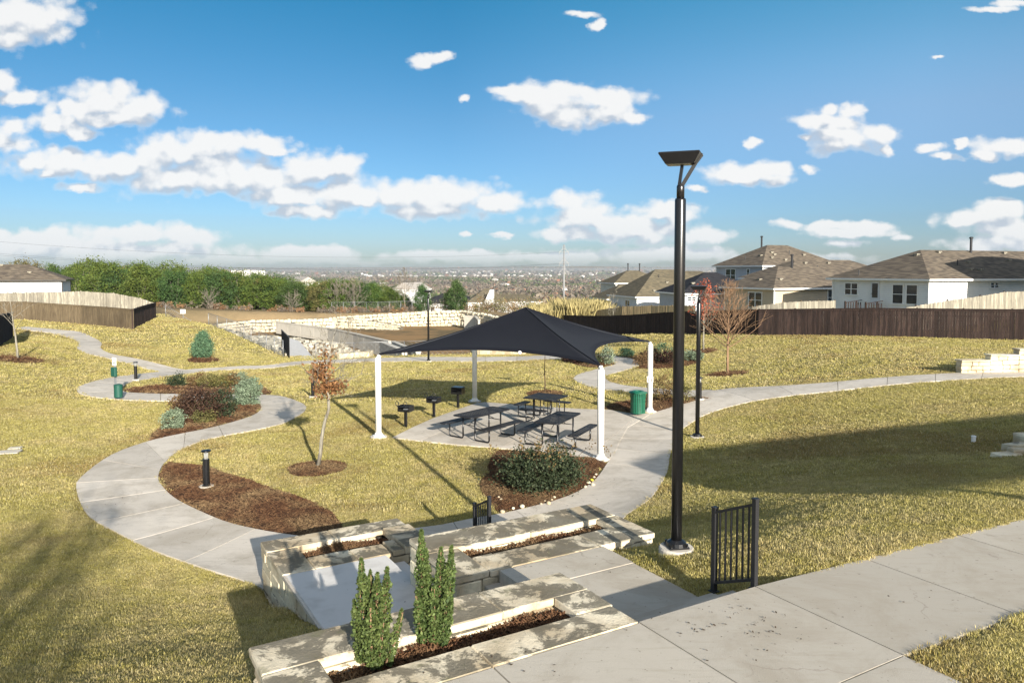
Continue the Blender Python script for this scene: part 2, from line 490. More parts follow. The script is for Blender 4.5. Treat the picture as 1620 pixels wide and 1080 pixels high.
def obj_rand(nt, c, amt):
    oi = nt.nodes.new('ShaderNodeObjectInfo')
    hv = N(nt, 'ShaderNodeHueSaturation', {'Value': math_(nt, 'MULTIPLY_ADD', oi.outputs['Random'], amt * 2, 1 - amt)})
    if isinstance(c, tuple): hv.inputs['Color'].default_value = (*c, 1)
    else: nt.links.new(c, hv.inputs['Color'])
    return hv.outputs[0]

def concrete_extra(nt, V, c):
    geo = nt.nodes.new('ShaderNodeNewGeometry'); W = geo.outputs['Position']
    c = obj_rand(nt, c, 0.12)
    m1 = mapr(nt, noise(nt, W, 0.9, 7.0, 0.72, 0.6), 0.42, 0.66)
    c = mixc(nt, math_(nt, 'MULTIPLY', m1, 0.5), c, (0.29, 0.245, 0.18))
    cr = N(nt, 'ShaderNodeTexVoronoi', {'Vector': vmath(nt, 'ADD', W, vmath(nt, 'MULTIPLY', N(nt, 'ShaderNodeTexNoise', {'Vector': W, 'Scale': 3.0, 'Detail': 4.0}).outputs[1], (.5, .5, .5)).outputs[0]).outputs[0], 'Scale': 0.42}, feature='DISTANCE_TO_EDGE').outputs[0]
    c = mixc(nt, math_(nt, 'MULTIPLY', math_(nt, 'MULTIPLY', mapr(nt, cr, 0.006, 0.0), mapr(nt, noise(nt, W, 0.5, 2.0), 0.48, 0.6)), 0.45), c, (0.16, 0.13, 0.10))      # hairline cracks
    # trowel streaks
    st_ = noise(nt, vmath(nt, 'MULTIPLY', W, (2.0, 14.0, 2)).outputs[0], 1.2, 4.0, 0.6)
    c = mixc(nt, math_(nt, 'MULTIPLY', mapr(nt, st_, 0.5, 0.72), 0.3), c, (0.31, 0.27, 0.20))
    m2 = mapr(nt, noise(nt, W, 3.1, 6.0, 0.7, 0.3), 0.6, 0.74)
    c = mixc(nt, math_(nt, 'MULTIPLY', m2, 0.5), c, (0.18, 0.15, 0.11))
    sp = mapr(nt, noise(nt, W, 23.0, 2.0, 0.5), 0.69, 0.75)
    c = mixc(nt, math_(nt, 'MULTIPLY', sp, 0.6), c, (0.12, 0.10, 0.08))
    return mixc(nt, math_(nt, 'MULTIPLY', noise(nt, W, 160.0, 2.0, 0.5), 0.2), c, (0.4, 0.37, 0.33))
material('concrete', (0.56, 0.505, 0.43), 0.85, bump=0.25, bscale=90, extra=concrete_extra)
material('new_concrete', (0.58, 0.56, 0.53), 0.85, bump=0.2, bscale=90, extra=lambda nt, V, c: mixc(nt, math_(nt, 'MULTIPLY', mapr(nt, noise(nt, V, 3.0, 5.0), 0.45, 0.75), 0.35), c, (0.30, 0.28, 0.25)))

material('aged_concrete', (0.43, 0.39, 0.325), 0.88, bump=0.3, bscale=90, extra=concrete_extra)
def lime_extra(dirt):
    def fn(nt, V, c):
        geo = nt.nodes.new('ShaderNodeNewGeometry'); W = geo.outputs['Position']
        c = obj_rand(nt, c, 0.12)
        c = mixc(nt, mapr(nt, noise(nt, W, 1.3, 3.0), 0.35, 0.65), c, (0.42, 0.33, 0.21))
        c = mixc(nt, math_(nt, 'MULTIPLY', mapr(nt, noise(nt, W, 7.0, 5.0, 0.6), 0.45, 0.7), 0.4), c, (0.36, 0.33, 0.25))
        up = N(nt, 'ShaderNodeSeparateXYZ', {0: geo.outputs['Normal']}).outputs[2]
        lich = mapr(nt, noise(nt, W, 2.1, 8.0, 0.72, 0.4), 0.54 - 0.09 * dirt, 0.585 - 0.07 * dirt)
        lich = math_(nt, 'MULTIPLY', math_(nt, 'MULTIPLY', lich, mapr(nt, up, 0.3, 0.9)), 0.8)
        c = mixc(nt, lich, c, (0.085, 0.076, 0.055))
        mo = mapr(nt, noise(nt, W, 4.7, 6.0, 0.7), 0.56, 0.66)
        c = mixc(nt, math_(nt, 'MULTIPLY', mo, 0.4 * dirt), c, (0.14, 0.14, 0.06))
        return c
    return fn
material('cap_stone', (0.68, 0.60, 0.45), 0.9, bump=0.5, bscale=35, extra=lime_extra(1.0))
material('wall_stone', (0.66, 0.60, 0.44), 0.9, bump=0.8, bscale=22, extra=lime_extra(0.2))
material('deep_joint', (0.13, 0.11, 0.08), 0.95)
material('mortar', (0.36, 0.32, 0.25), 0.95, bump=0.4, bscale=60)
material('white_boulder', (0.55, 0.50, 0.38), 0.9, vary=0.5, vscale=1.3, c2=(0.36, 0.28, 0.18), island=0.22, bump=0.6, bscale=9)
material('rip_rap', (0.36, 0.34, 0.28), 0.9, vary=0.6, vscale=0.8, c2=(0.25, 0.22, 0.17), island=0.3)
material('pond_concrete', (0.52, 0.48, 0.41), 0.9, vary=0.6, vscale=0.5, c2=(0.33, 0.3, 0.25))
material('black_metal', (0.008, 0.008, 0.009), 0.28, 0.0, spec=0.5, bump=0.05, bscale=200)
material('black_paint', (0.014, 0.014, 0.016), 0.5, spec=0.45)
material('rust', (0.10, 0.06, 0.035), 0.8, vary=0.7, vscale=30, c2=(0.03, 0.025, 0.02))
material('galvanised', (0.34, 0.35, 0.36), 0.5, 0.6, vary=0.4, vscale=20)
material('white_paint', (0.80, 0.79, 0.76), 0.45, vary=0.25, vscale=7, c2=(0.6, 0.57, 0.5), spec=0.4)
material('green_paint', (0.012, 0.115, 0.065), 0.4, vary=0.3, vscale=15, spec=0.45)
material('dark_green', (0.010, 0.07, 0.05), 0.5, spec=0.4)
material('glass_pane', (0.02, 0.025, 0.03), 0.08, spec=0.8, vary=0.4, vscale=1.1, c2=(0.06, 0.07, 0.075))
material('lamp_glass', (0.30, 0.30, 0.28), 0.25, spec=0.5)
material('trim_white', (0.74, 0.74, 0.72), 0.6)
material('pylon_steel', (0.22, 0.22, 0.22), 0.6, 0.3)
material('door_paint', (0.55, 0.57, 0.60), 0.5)

def fabric():
    m = material('shade_fabric', (0.006, 0.007, 0.011), 0.9, spec=0.12, vary=0.3, vscale=1.5, c2=(0.009, 0.010, 0.015), bump=0.15, bscale=14)
    nt = m.node_tree; b = nt.nodes['Principled BSDF']
    b.inputs['Sheen Weight'].default_value = 0.05; b.inputs['Sheen Roughness'].default_value = 0.4
    b.inputs['Sheen Tint'].default_value = (0.6, 0.65, 0.75, 1)
fabric()

def siding(name, c, c2, step=0.18):
    def fn(nt, V, cc):
        sp = N(nt, 'ShaderNodeSeparateXYZ', {0: V})
        fr = math_(nt, 'FRACT', math_(nt, 'DIVIDE', sp.outputs[2], step))
        return mixc(nt, math_(nt, 'MULTIPLY', mapr(nt, fr, 0.0, 0.14), 1.0), c2, cc)
    m = material(name, c, 0.7, extra=fn, vary=0.25, vscale=0.8)
    nt = m.node_tree
    V = nt.nodes.new('ShaderNodeTexCoord').outputs['Object']
    sp = N(nt, 'ShaderNodeSeparateXYZ', {0: V})
    fr = math_(nt, 'FRACT', math_(nt, 'DIVIDE', sp.outputs[2], step))
    bn = N(nt, 'ShaderNodeBump', {'Strength': 0.8, 'Distance': 0.02, 'Height': math_(nt, 'SUBTRACT', 1.0, fr)})
    nt.links.new(bn.outputs[0], nt.nodes['Principled BSDF'].inputs['Normal'])
siding('siding_white', (0.72, 0.72, 0.70), (0.5, 0.5, 0.5))
siding('siding_grey', (0.42, 0.44, 0.47), (0.3, 0.31, 0.33))
siding('siding_beige', (0.50, 0.41, 0.29), (0.35, 0.28, 0.2))
siding('siding_cream', (0.66, 0.62, 0.50), (0.45, 0.42, 0.34))

def shingles(name, c, c2):
    def fn(nt, V, cc):
        sp = N(nt, 'ShaderNodeSeparateXYZ', {0: V})
        row = math_(nt, 'FLOOR', math_(nt, 'DIVIDE', sp.outputs[2], 0.085))
        jit = N(nt, 'ShaderNodeTexWhiteNoise', {'W': row}, noise_dimensions='1D').outputs[0]
        h = math_(nt, 'ADD', math_(nt, 'ADD', sp.outputs[0], math_(nt, 'MULTIPLY', sp.outputs[1], 0.73)), math_(nt, 'MULTIPLY', jit, 3.7))
        cell = math_(nt, 'FLOOR', math_(nt, 'DIVIDE', h, 0.45))
        wn = N(nt, 'ShaderNodeTexWhiteNoise', {'Vector': N(nt, 'ShaderNodeCombineXYZ', {0: cell, 1: row, 2: 0.0}).outputs[0]}, noise_dimensions='3D').outputs[0]
        cc = mixc(nt, wn, cc, c2)
        cc = mixc(nt, math_(nt, 'MULTIPLY', mapr(nt, noise(nt, V, 0.5, 5.0, 0.65), 0.4, 0.7), 0.4), cc, tuple(x * 0.6 for x in c))
        return cc
    material(name, c, 0.95, extra=fn, spec=0.15, bump=0.4, bscale=12)
shingles('roof_brown', (0.165, 0.135, 0.10), (0.07, 0.058, 0.048))
shingles('roof_olive', (0.145, 0.122, 0.08), (0.08, 0.07, 0.05))
shingles('roof_dark', (0.03, 0.03, 0.034), (0.018, 0.018, 0.022))

def wood(name, c, c2, isl):
    def fn(nt, V, cc):
        s = noise(nt, vmath(nt, 'MULTIPLY', V, (9, 9, 0.7)).outputs[0], 2.0, 5.0, 0.65)
        cc = mixc(nt, mapr(nt, s, 0.35, 0.7), cc, c2)
        return mixc(nt, math_(nt, 'MULTIPLY', mapr(nt, noise(nt, V, 0.35, 4.0), 0.45, 0.7), 0.4), cc, tuple(x * 0.6 for x in c2))
    material(name, c, 0.9, island=isl, extra=fn, spec=0.15)
wood('fence_dark', (0.046, 0.030, 0.025), (0.020, 0.015, 0.014), 0.45)
wood('fence_brown', (0.15, 0.115, 0.07), (0.075, 0.056, 0.036), 0.22)
wood('fence_grey', (0.31, 0.285, 0.225), (0.15, 0.135, 0.11), 0.38)
wood('fence_tan', (0.50, 0.38, 0.21), (0.30, 0.22, 0.12), 0.25)
wood('fence_black', (0.022, 0.02, 0.024), (0.010, 0.010, 0.013), 0.35)
wood('bark_pale', (0.28, 0.26, 0.21), (0.10, 0.085, 0.065), 0.0)
wood('bark_dark', (0.10, 0.07, 0.045), (0.05, 0.035, 0.025), 0.0)
wood('bark_tan', (0.30, 0.19, 0.11), (0.17, 0.10, 0.065), 0.0)
material('bark_grey', (0.19, 0.165, 0.13), 0.95, vary=0.5, vscale=20)

def leafmat(name, c, c2, isl=0.35, trans=0.25, wscale=1.4):
    m = bpy.data.materials.new(name); m.use_nodes = True
    nt = m.node_tree; nt.nodes.clear()
    g = nt.nodes.new('ShaderNodeNewGeometry')
    f = mapr(nt, noise(nt, g.outputs['Position'], wscale, 3.0, 0.6), 0.35, 0.65)
    f = math_(nt, 'ADD', math_(nt, 'MULTIPLY', f, 0.6), math_(nt, 'MULTIPLY', g.outputs['Random Per Island'], 0.5), clamp=True)
    cc = mixc(nt, f, c, c2)
    oi = nt.nodes.new('ShaderNodeObjectInfo')
    hv = N(nt, 'ShaderNodeHueSaturation', {'Hue': math_(nt, 'MULTIPLY_ADD', oi.outputs['Random'], 0.03, 0.485), 'Value': math_(nt, 'MULTIPLY_ADD', math_(nt, 'FRACT', math_(nt, 'MULTIPLY', g.outputs['Random Per Island'], 7.13)), isl * 2, 1 - isl), 'Color': cc})
    d = N(nt, 'ShaderNodeBsdfPrincipled', {'Base Color': hv.outputs[0], 'Roughness': 0.65, 'Specular IOR Level': 0.25})
    t = N(nt, 'ShaderNodeBsdfTranslucent', {'Color': hv.outputs[0]})
    mx = N(nt, 'ShaderNodeMixShader', {0: trans, 1: d.outputs[0], 2: t.outputs[0]})
    o = nt.nodes.new('ShaderNodeOutputMaterial'); nt.links.new(mx.outputs[0], o.inputs[0])
    MATS[name] = m
leafmat('leaf_cedar', (0.045, 0.085, 0.015), (0.115, 0.15, 0.026), wscale=0.7)
leafmat('leaf_cedar_dark', (0.03, 0.065, 0.018), (0.07, 0.12, 0.03), wscale=0.7)
leafmat('leaf_olive', (0.10, 0.10, 0.035), (0.18, 0.15, 0.05), wscale=0.7)
leafmat('leaf_boxwood', (0.028, 0.058, 0.014), (0.12, 0.16, 0.048), wscale=18)
leafmat('leaf_holly', (0.018, 0.034, 0.016), (0.062, 0.076, 0.036), wscale=7)
leafmat('leaf_red', (0.040, 0.020, 0.016), (0.09, 0.045, 0.03), wscale=5)
leafmat('leaf_sage', (0.12, 0.165, 0.10), (0.25, 0.30, 0.20), wscale=6)
leafmat('leaf_bluegreen', (0.06, 0.13, 0.075), (0.13, 0.22, 0.12), wscale=5)
leafmat('leaf_brown', (0.11, 0.065, 0.03), (0.20, 0.125, 0.055), wscale=5)
leafmat('leaf_orange', (0.15, 0.075, 0.026), (0.29, 0.17, 0.065), wscale=6)
leafmat('leaf_crimson', (0.30, 0.05, 0.035), (0.42, 0.11, 0.06), wscale=5)
leafmat('reed', (0.27, 0.22, 0.09), (0.42, 0.34, 0.16), wscale=0.6)
leafmat('brush_brown', (0.20, 0.12, 0.06), (0.33, 0.22, 0.10), wscale=0.5)
leafmat('far_grey', (0.12, 0.10, 0.075), (0.19, 0.16, 0.115), wscale=0.02, trans=0.1)
leafmat('far_green', (0.045, 0.07, 0.025), (0.09, 0.11, 0.04), wscale=0.02, trans=0.1)
leafmat('far_rust', (0.19, 0.085, 0.05), (0.26, 0.14, 0.08), wscale=0.02, trans=0.1)

def grass_color(nt, W):
    c = mixc(nt, mapr(nt, noise(nt, W, 0.35, 5.0, 0.6), 0.38, 0.62), (0.415, 0.36, 0.13), (0.46, 0.375, 0.175))
    c = mixc(nt, math_(nt, 'MULTIPLY', mapr(nt, noise(nt, W, 1.7, 5.0, 0.65), 0.42, 0.64), 0.75), c, (0.34, 0.295, 0.085))
    c = mixc(nt, math_(nt, 'MULTIPLY', mapr(nt, noise(nt, W, 0.16, 4.0, 0.6, 0.5), 0.52, 0.66), 0.8), c, (0.27, 0.185, 0.075))
    c = mixc(nt, math_(nt, 'MULTIPLY', mapr(nt, noise(nt, W, 0.9, 6.0, 0.7, 0.5), 0.60, 0.72), 0.5), c, (0.20, 0.18, 0.05))
    streak = noise(nt, vmath(nt, 'MULTIPLY', W, (0.35, 1.0, 1)).outputs[0], 0.42, 6.0, 0.68, 0.8)
    c = mixc(nt, math_(nt, 'MULTIPLY', mapr(nt, streak, 0.56, 0.68), 0.6), c, (0.20, 0.14, 0.055))
    return c

def lawn_materials():
    m = bpy.data.materials.new('lawn'); m.use_nodes = True; nt = m.node_tree; b = nt.nodes['Principled BSDF']
    W = nt.nodes.new('ShaderNodeNewGeometry').outputs['Position']
    c = grass_color(nt, W)
    fine = noise(nt, W, 26.0, 4.0, 0.7)
    c = mixc(nt, math_(nt, 'MULTIPLY', mapr(nt, fine, 0.38, 0.6), 0.8), c, (0.17, 0.135, 0.05))  # dark speckle puts the shade between grass tufts into the ground colour
    # beyond the park: dry brown fields
    sp = N(nt, 'ShaderNodeSeparateXYZ', {0: W})
    dist = mapr(nt, sp.outputs[1], 88, 100)
    field = mixc(nt, mapr(nt, noise(nt, W, 0.05, 5.0, 0.6), 0.4, 0.62), (0.30, 0.22, 0.12), (0.19, 0.15, 0.08))
    field = mixc(nt, math_(nt, 'MULTIPLY', noise(nt, W, 0.9, 4.0, 0.7), 0.6), field, (0.11, 0.08, 0.05))
    c = mixc(nt, dist, c, field)
    low = mapr(nt, sp.outputs[2], -2.9, -2.3)            # the floor and sides of the basin are bare brown ground
    basin = math_(nt, 'MULTIPLY', math_(nt, 'SUBTRACT', 1.0, low), mapr(nt, sp.outputs[1], 120, 119))
    c = mixc(nt, basin, c, mixc(nt, mapr(nt, noise(nt, W, 0.14, 5.0, 0.65), 0.42, 0.6), (0.27, 0.17, 0.08), (0.13, 0.10, 0.055)))
    nt.links.new(c, b.inputs['Base Color'])
    b.inputs['Roughness'].default_value = 0.95; b.inputs['Specular IOR Level'].default_value = 0.1
    h = math_(nt, 'ADD', noise(nt, W, 9.0, 3.0, 0.6), math_(nt, 'MULTIPLY', noise(nt, W, 45.0, 3.0, 0.7), 0.5))
    bn = N(nt, 'ShaderNodeBump', {'Strength': 0.9, 'Distance': 0.07, 'Height': h})
    nt.links.new(bn.outputs[0], b.inputs['Normal'])
    MATS['lawn'] = m
    m = bpy.data.materials.new('grass_blade'); m.use_nodes = True; nt = m.node_tree; nt.nodes.clear()
    g = nt.nodes.new('ShaderNodeNewGeometry')
    c = grass_color(nt, g.outputs['Position'])
    oi = nt.nodes.new('ShaderNodeObjectInfo')
    rnd = math_(nt, 'FRACT', math_(nt, 'ADD', oi.outputs['Random'], g.outputs['Random Per Island']))
    c = mixc(nt, mapr(nt, rnd, 0.6, 1.0), c, (0.52, 0.46, 0.25))
    c = mixc(nt, mapr(nt, rnd, 0.25, 0.0), c, (0.32, 0.29, 0.075))
    hv = N(nt, 'ShaderNodeHueSaturation', {'Value': math_(nt, 'MULTIPLY_ADD', oi.outputs['Random'], 0.75, 0.66), 'Color': c})
    d = N(nt, 'ShaderNodeBsdfDiffuse', {'Color': hv.outputs[0]})
    t = N(nt, 'ShaderNodeBsdfTranslucent', {'Color': hv.outputs[0]})
    mx = N(nt, 'ShaderNodeMixShader', {0: 0.3, 1: d.outputs[0], 2: t.outputs[0]})
    o = nt.nodes.new('ShaderNodeOutputMaterial'); nt.links.new(mx.outputs[0], o.inputs[0])
    MATS['grass_blade'] = m
    m = material('mulch', (0.085, 0.044, 0.024), 0.95, spec=0.1, bump=1.0, bscale=28, coord='Object', extra=lambda nt, V, c: mixc(nt, mapr(nt, noise(nt, nt.nodes.new('ShaderNodeNewGeometry').outputs['Position'], 17.0, 5.0, 0.7), 0.35, 0.65), mixc(nt, mapr(nt, noise(nt, nt.nodes.new('ShaderNodeNewGeometry').outputs['Position'], 0.9, 4.0), 0.4, 0.65), c, (0.16, 0.10, 0.05)), (0.03, 0.017, 0.011)))
    m = bpy.data.materials.new('mulch_chip'); m.use_nodes = True; nt = m.node_tree; b = nt.nodes['Principled BSDF']
    oi = nt.nodes.new('ShaderNodeObjectInfo')
    g = nt.nodes.new('ShaderNodeNewGeometry')
    patch = mapr(nt, noise(nt, g.outputs['Position'], 0.9, 4.0), 0.4, 0.65)
    c = mixc(nt, oi.outputs['Random'], mixc(nt, patch, (0.055, 0.024, 0.013), (0.09, 0.055, 0.03)), mixc(nt, patch, (0.15, 0.08, 0.04), (0.26, 0.175, 0.09)))
    nt.links.new(c, b.inputs['Base Color']); b.inputs['Roughness'].default_value = 0.9; b.inputs['Specular IOR Level'].default_value = 0.15
    MATS['mulch_chip'] = m
lawn_materials()
M = MATS

# ------------------------------------------------------------------ paths (edges read off the photograph, laid on the ground)
def catmull(P, n=6):
    P = np.asarray(P, float); out = []
    for i in range(len(P) - 1):
        p0, p1, p2, p3 = P[max(i - 1, 0)], P[i], P[i + 1], P[min(i + 2, len(P) - 1)]
        for k in range(n):
            t = k / n
            m1 = (p2 - p0) / 2; m2 = (p3 - p1) / 2
            h = 2 * t**3 - 3 * t**2 + 1
            out.append(h * p1 + (t**3 - 2 * t**2 + t) * m1 + (-2 * t**3 + 3 * t**2) * p2 + (t**3 - t**2) * m2)
    out.append(P[-1]); return np.array(out)

def pt(p):
    if p[0] == 'st': return np.array(st(p[1], p[2])[:2])
    return np.array(gp(p[0], p[1])[:2])

S_LEFT = [((253,588.5),(256,596.5)),((208,593),(219,602)),((160,601),(203,606)),((129,610),(194,613)),((122,618),(192,617)),((135,626),(197,620)),((181,632),(208,621.5)),((252,634.6),(252,623.5)),((330,634.8),(330,624)),((390,636),(419,625)),((408,640),(456,630)),((413,645),(485,645)),((406,654.5),(456,667)),((378,665.5),(409,679.6)),((330.6,678),(330.6,695)),((283,687.5),(283,712.7)),((232,699.5),(262,731)),((176,720.6),(254,742)),((129,755),(251,752)),((121,775),(252,764)),((138.5,815),(275,788)),((179.5,840),(315,809)),((239,870),(362,828)),((318,898.5),(425,842)),((395,922),(490,851)),((432,940),(520,853))]
S_MAIN = [(('st',-1.93,6.0),(520,853)),(('st',-1.93,6.83),(545,853)),(('st',-0.9,6.83),(600,843)),(('st',0.3,6.83),(648,838)),(('st',0.62,4.3),(700,831)),(('st',1.6,4.3),(747,821)),(('st',2.5,4.3),(800,812)),((990,815),(871,795)),((1010,803),(907,782)),((1030,788),(933,767)),((1046,765),(949,751)),((1056,745),(961,733)),((1060,720),(975,712)),((1067,700),(980,700)),((1079,680),(993,677)),((1105,662),(1030,655)),((1130,651),(1065,644)),((1165,641),(1105,632)),((1200,633.5),(1142,616)),((1262,625),(1240,610.5)),((1330,618),(1330,603.7)),((1459,605),(1459,593.3)),((1537,599.8),(1540,589.7)),((1620,596),(1620,589.5)),((1720,593),(1720,587.5))]
S_REAR = [((256,596.5),(253,588.5)),((288,592.5),(293,585)),((320,588.5),(336,582)),((369,584.5),(385,579)),((420,583),(425,577.5)),((490,576),(490,570.5)),((581,572.4),(581,567)),((672,571.6),(672,564.8)),((745,572),(745,565)),((820,571),(820,564)),((880,568),(885,561.5)),((935,568),(945,561)),((962,571),(985,564.5)),((973,574.5),(1009,571)),((971.7,577),(1013,577)),((946.7,583.3),(990,585.3)),((921.7,590),(963,592.5)),((910,595.5),(958,597.5)),((909,601.7),(962,602)),((935,612.5),(980,608.3)),((971.7,617.5),(1003,611.5)),((1025,622),(1040,615)),((1080,627),(1085,617.5)),((1108,630),(1140,617))]
S_BRANCH = [((253,588.5),(293,585)),((208,576.5),(240,573)),((160,564.5),(208,566)),((137.4,559),(175,559.5)),((122,551),(159.5,551)),((124.5,543),(160.7,543)),((114,535.6),(150,535)),((85.6,528),(124.5,525)),((46.7,522.6),(85,521)),((20,519.5),(41,517))]
def strip_pts(S):
    L = catmull([pt(a) for a, b in S]); Rr = catmull([pt(b) for a, b in S]); return L, Rr
STRIPS = {}
for nm, S, sm in (('left', S_LEFT, 1), ('main', S_MAIN, 0), ('rear', S_REAR, 1), ('branch', S_BRANCH, 1)):
    if sm: STRIPS[nm] = strip_pts(S)
    else:
        a = [pt(x) for x, _ in S]; b = [pt(y) for _, y in S]
        L = np.vstack([np.array(a[:7]), catmull(a[7:])]); Rr = np.vstack([np.array(b[:7]), catmull(b[7:])])
        STRIPS[nm] = (L, Rr)
PATH_POLYS = [list(map(tuple, L)) + list(map(tuple, Rr[::-1])) for L, Rr in STRIPS.values()]

def px_poly(pts): return [tuple(pt(p)) for p in pts]
PAD = px_poly([(621,693),(652,677.5),(684,663),(754.5,638.3),(767,637),(845,643.5),(923,648),(963,649),(997,655),(1030,655),(993,677),(980,700),(975,712),(961,733),(944,726.5),(910,722.6),(845,715),(780,709),(689.6,702)])
BEDS = {
 'near_left': px_poly([(251,752),(258,738),(267.6,731.6),(315,736),(362,749),(425,771),(500,796),(525,812),(542,832),(545,853),(490,851),(425,842),(362,828),(315,809),(275,788),(257,769)]),
 'island': px_poly([(234,699.5),(239,689),(252,678),(267,668),(300,652),(350,642),(393,638),(409,640),(413,645),(406,654.5),(378,665.5),(330.6,678),(283,687.5)]),
 'upper_left': px_poly([(196,618.5),(208,614),(232,611),(269,610),(304.5,609),(345,606),(390,607),(420,615),(428,623),(419,625),(330,624),(252,623.5),(212,621.5)]),
 'holly': px_poly([(784,711),(778,725),(767.4,746),(759.6,769),(763.5,785),(778,800),(790.7,813),(819,806),(871,795),(907,782),(933,767),(949,751),(960,734),(944,727),(910,723),(845,715.5)]),
 'by_can': px_poly([(955,646.7),(973,636.7),(997,634),(1040,630),(1080,627.5),(1112,629),(1132,629.5),(1105,633),(1065,644),(1035,653),(997,654),(975,649.5)]),
 'far_island': px_poly([(975,564),(1010,566),(1060,566),(1112,573),(1090,578),(1047,583.5),(1008,583),(1014,577),(1009,570),(990,566)]),
 'behind_shade': px_poly([(890,561),(940,562),(968,570),(972,577),(945,582),(922,580),(888,571.5)]),
}
CAP_T = [(-3.25,0),(0,0),(0,1.31),(-3.25,1.31)]
def st_poly(p): return [st(a, b)[:2] for a, b in p]
FOOT = [  # terrace footprints: the lawn is cut away below them
 (st_poly([(-9,-9),(1.55,-9),(1.55,0),(-9,0)]), 1.70),
 (st_poly([(1.4,-1.62),(6.4,-1.95),(14,-2.6),(14,-1.0),(6.4,-.32),(1.4,0)]), 1.70),
 (st_poly([(-3.25,0),(0,0),(0,1.31),(-3.25,1.31)]), 1.2),
  (st_poly([(-2.0,1.31),(.2,1.31),(.2,2.75),(-.5,2.75),(-.5,5.45),(-2,5.45)]), 0.3),
 (st_poly([(-.6,4.2),(2.5,4.2),(2.5,5.45),(.4,5.45),(.4,6.8),(-1.95,6.8),(-1.95,5.45),(-.6,5.4)]), -.05),
 (st_poly([(-.5,2.72),(2.5,2.72),(2.5,4.2),(-.5,4.2)]), 0.1),
]
def ground_cut(X, Y):
    z = ground(X, Y)
    for poly, zm in FOOT:
        ins = in_poly(X, Y, poly)
        if ins.any():
            d = poly_dist(X, Y, poly)
            z = np.where(ins & (d > 0.05), np.minimum(z, zm), z)
    for poly in PATH_POLYS + [PAD]:          # the lawn dips a little where concrete lies in it
        ins = in_poly(X, Y, poly)
        if ins.any():
            d = poly_dist(X, Y, poly)
            z = np.where(ins, z - 0.05 * sstep(d, 0.02, 0.2), z)
    return z

def axis(segs):
    out = [segs[0][0]]
    for a, b, stp in segs:
        n = max(1, int(round((b - a) / stp)))
        out += list(np.linspace(a, b, n + 1)[1:])
    return np.array(out)
xs = axis([(-9000,-3000,600),(-3000,-600,160),(-600,-120,24),(-120,-40,3.0),(-40,-8,.45),(-8,9,.17),(9,35,.4),(35,60,1.2),(60,120,5),(120,600,24),(600,3000,160),(3000,9000,600)])
ys = axis([(-14,3,2),(3,22,.17),(22,48,.3),(48,125,.9),(125,200,5),(200,600,20),(600,3000,120),(3000,17000,500)])
GX, GY = np.meshgrid(xs, ys)
GZ = ground_cut(GX.ravel(), GY.ravel())
V = np.stack([GX.ravel(), GY.ravel(), GZ], 1)
nx, ny = len(xs), len(ys)
ii = (np.arange(ny - 1)[:, None] * nx + np.arange(nx - 1)[None]).ravel()
Fq = np.stack([ii, ii + 1, ii + nx + 1, ii + nx], 1)
tag(link('ground', np_mesh('ground', V, Fq, M['lawn'], True)), kind='structure')

def drape_strip(L, Rr, name, parent, mat, lift=0.02, thick=0.09, width_n=5):
    V = []; n = len(L)
    for i in range(n):
        for k in range(width_n + 1):
            p = L[i] + (Rr[i] - L[i]) * k / width_n
            V.append((p[0], p[1]))
    V = np.array(V); z = ground(V[:, 0], V[:, 1]) + lift
    top = np.column_stack([V, z]); bot = top.copy(); bot[:, 2] -= thick
    w = width_n + 1; F = []
    for i in range(n - 1):
        for k in range(width_n):
            a = i * w + k
            F.append((a, a + 1, a + w + 1, a + w))
    nt_ = len(top)
    ring = [k for k in range(w)] + [i * w + width_n for i in range(1, n)] + [(n - 1) * w + k for k in range(width_n - 1, -1, -1)] + [i * w for i in range(n - 2, 0, -1)]
    for a, b in zip(ring, ring[1:] + ring[:1]):
        F.append((b, a, a + nt_, b + nt_))
    # keep the top facing up whichever way the edges run
    a, b, c = top[0], top[1], top[w]
    if (b[0] - a[0]) * (c[1] - a[1]) - (b[1] - a[1]) * (c[0] - a[0]) < 0: F = [tuple(reversed(f)) for f in F]
    return link(name, np_mesh(name, np.vstack([top, bot]), np.array(F), mat), parent)

walk_root = tag(empty('sidewalk'), kind='structure')
def slabs(L, Rr, step, lift, first=0.0):
    C = (L + Rr) / 2
    s = np.concatenate([[0], np.cumsum(np.hypot(*np.diff(C, axis=0).T))])
    tot = s[-1]; cuts = [0.0] + list(np.arange(step + first, tot - step * 0.4, step)) + [tot]
    gap = 0.009
    for a, b in zip(cuts[:-1], cuts[1:]):
        q = np.linspace(a + (gap if a > 0 else 0), b - (gap if b < tot else 0), max(2, int((b - a) / 0.35) + 1))
        l = np.column_stack([np.interp(q, s, L[:, k]) for k in (0, 1)]); r = np.column_stack([np.interp(q, s, Rr[:, k]) for k in (0, 1)])
        drape_strip(l, r, 'slab', walk_root, M['concrete'], lift)
slabs(*STRIPS['left'], 1.55, 0.030)
slabs(*STRIPS['main'], 1.9, 0.026)
slabs(*STRIPS['rear'], 2.2, 0.022)
slabs(*STRIPS['branch'], 2.2, 0.026)

def clip_half(poly, p, n):
    out = []
    for i in range(len(poly)):
        a, b = poly[i], poly[(i + 1) % len(poly)]
        da = (a[0] - p[0]) * n[0] + (a[1] - p[1]) * n[1]; db = (b[0] - p[0]) * n[0] + (b[1] - p[1]) * n[1]
        if da >= 0: out.append(a)
        if (da >= 0) != (db >= 0):
            t = da / (da - db); out.append((a[0] + (b[0] - a[0]) * t, a[1] + (b[1] - a[1]) * t))
    return out

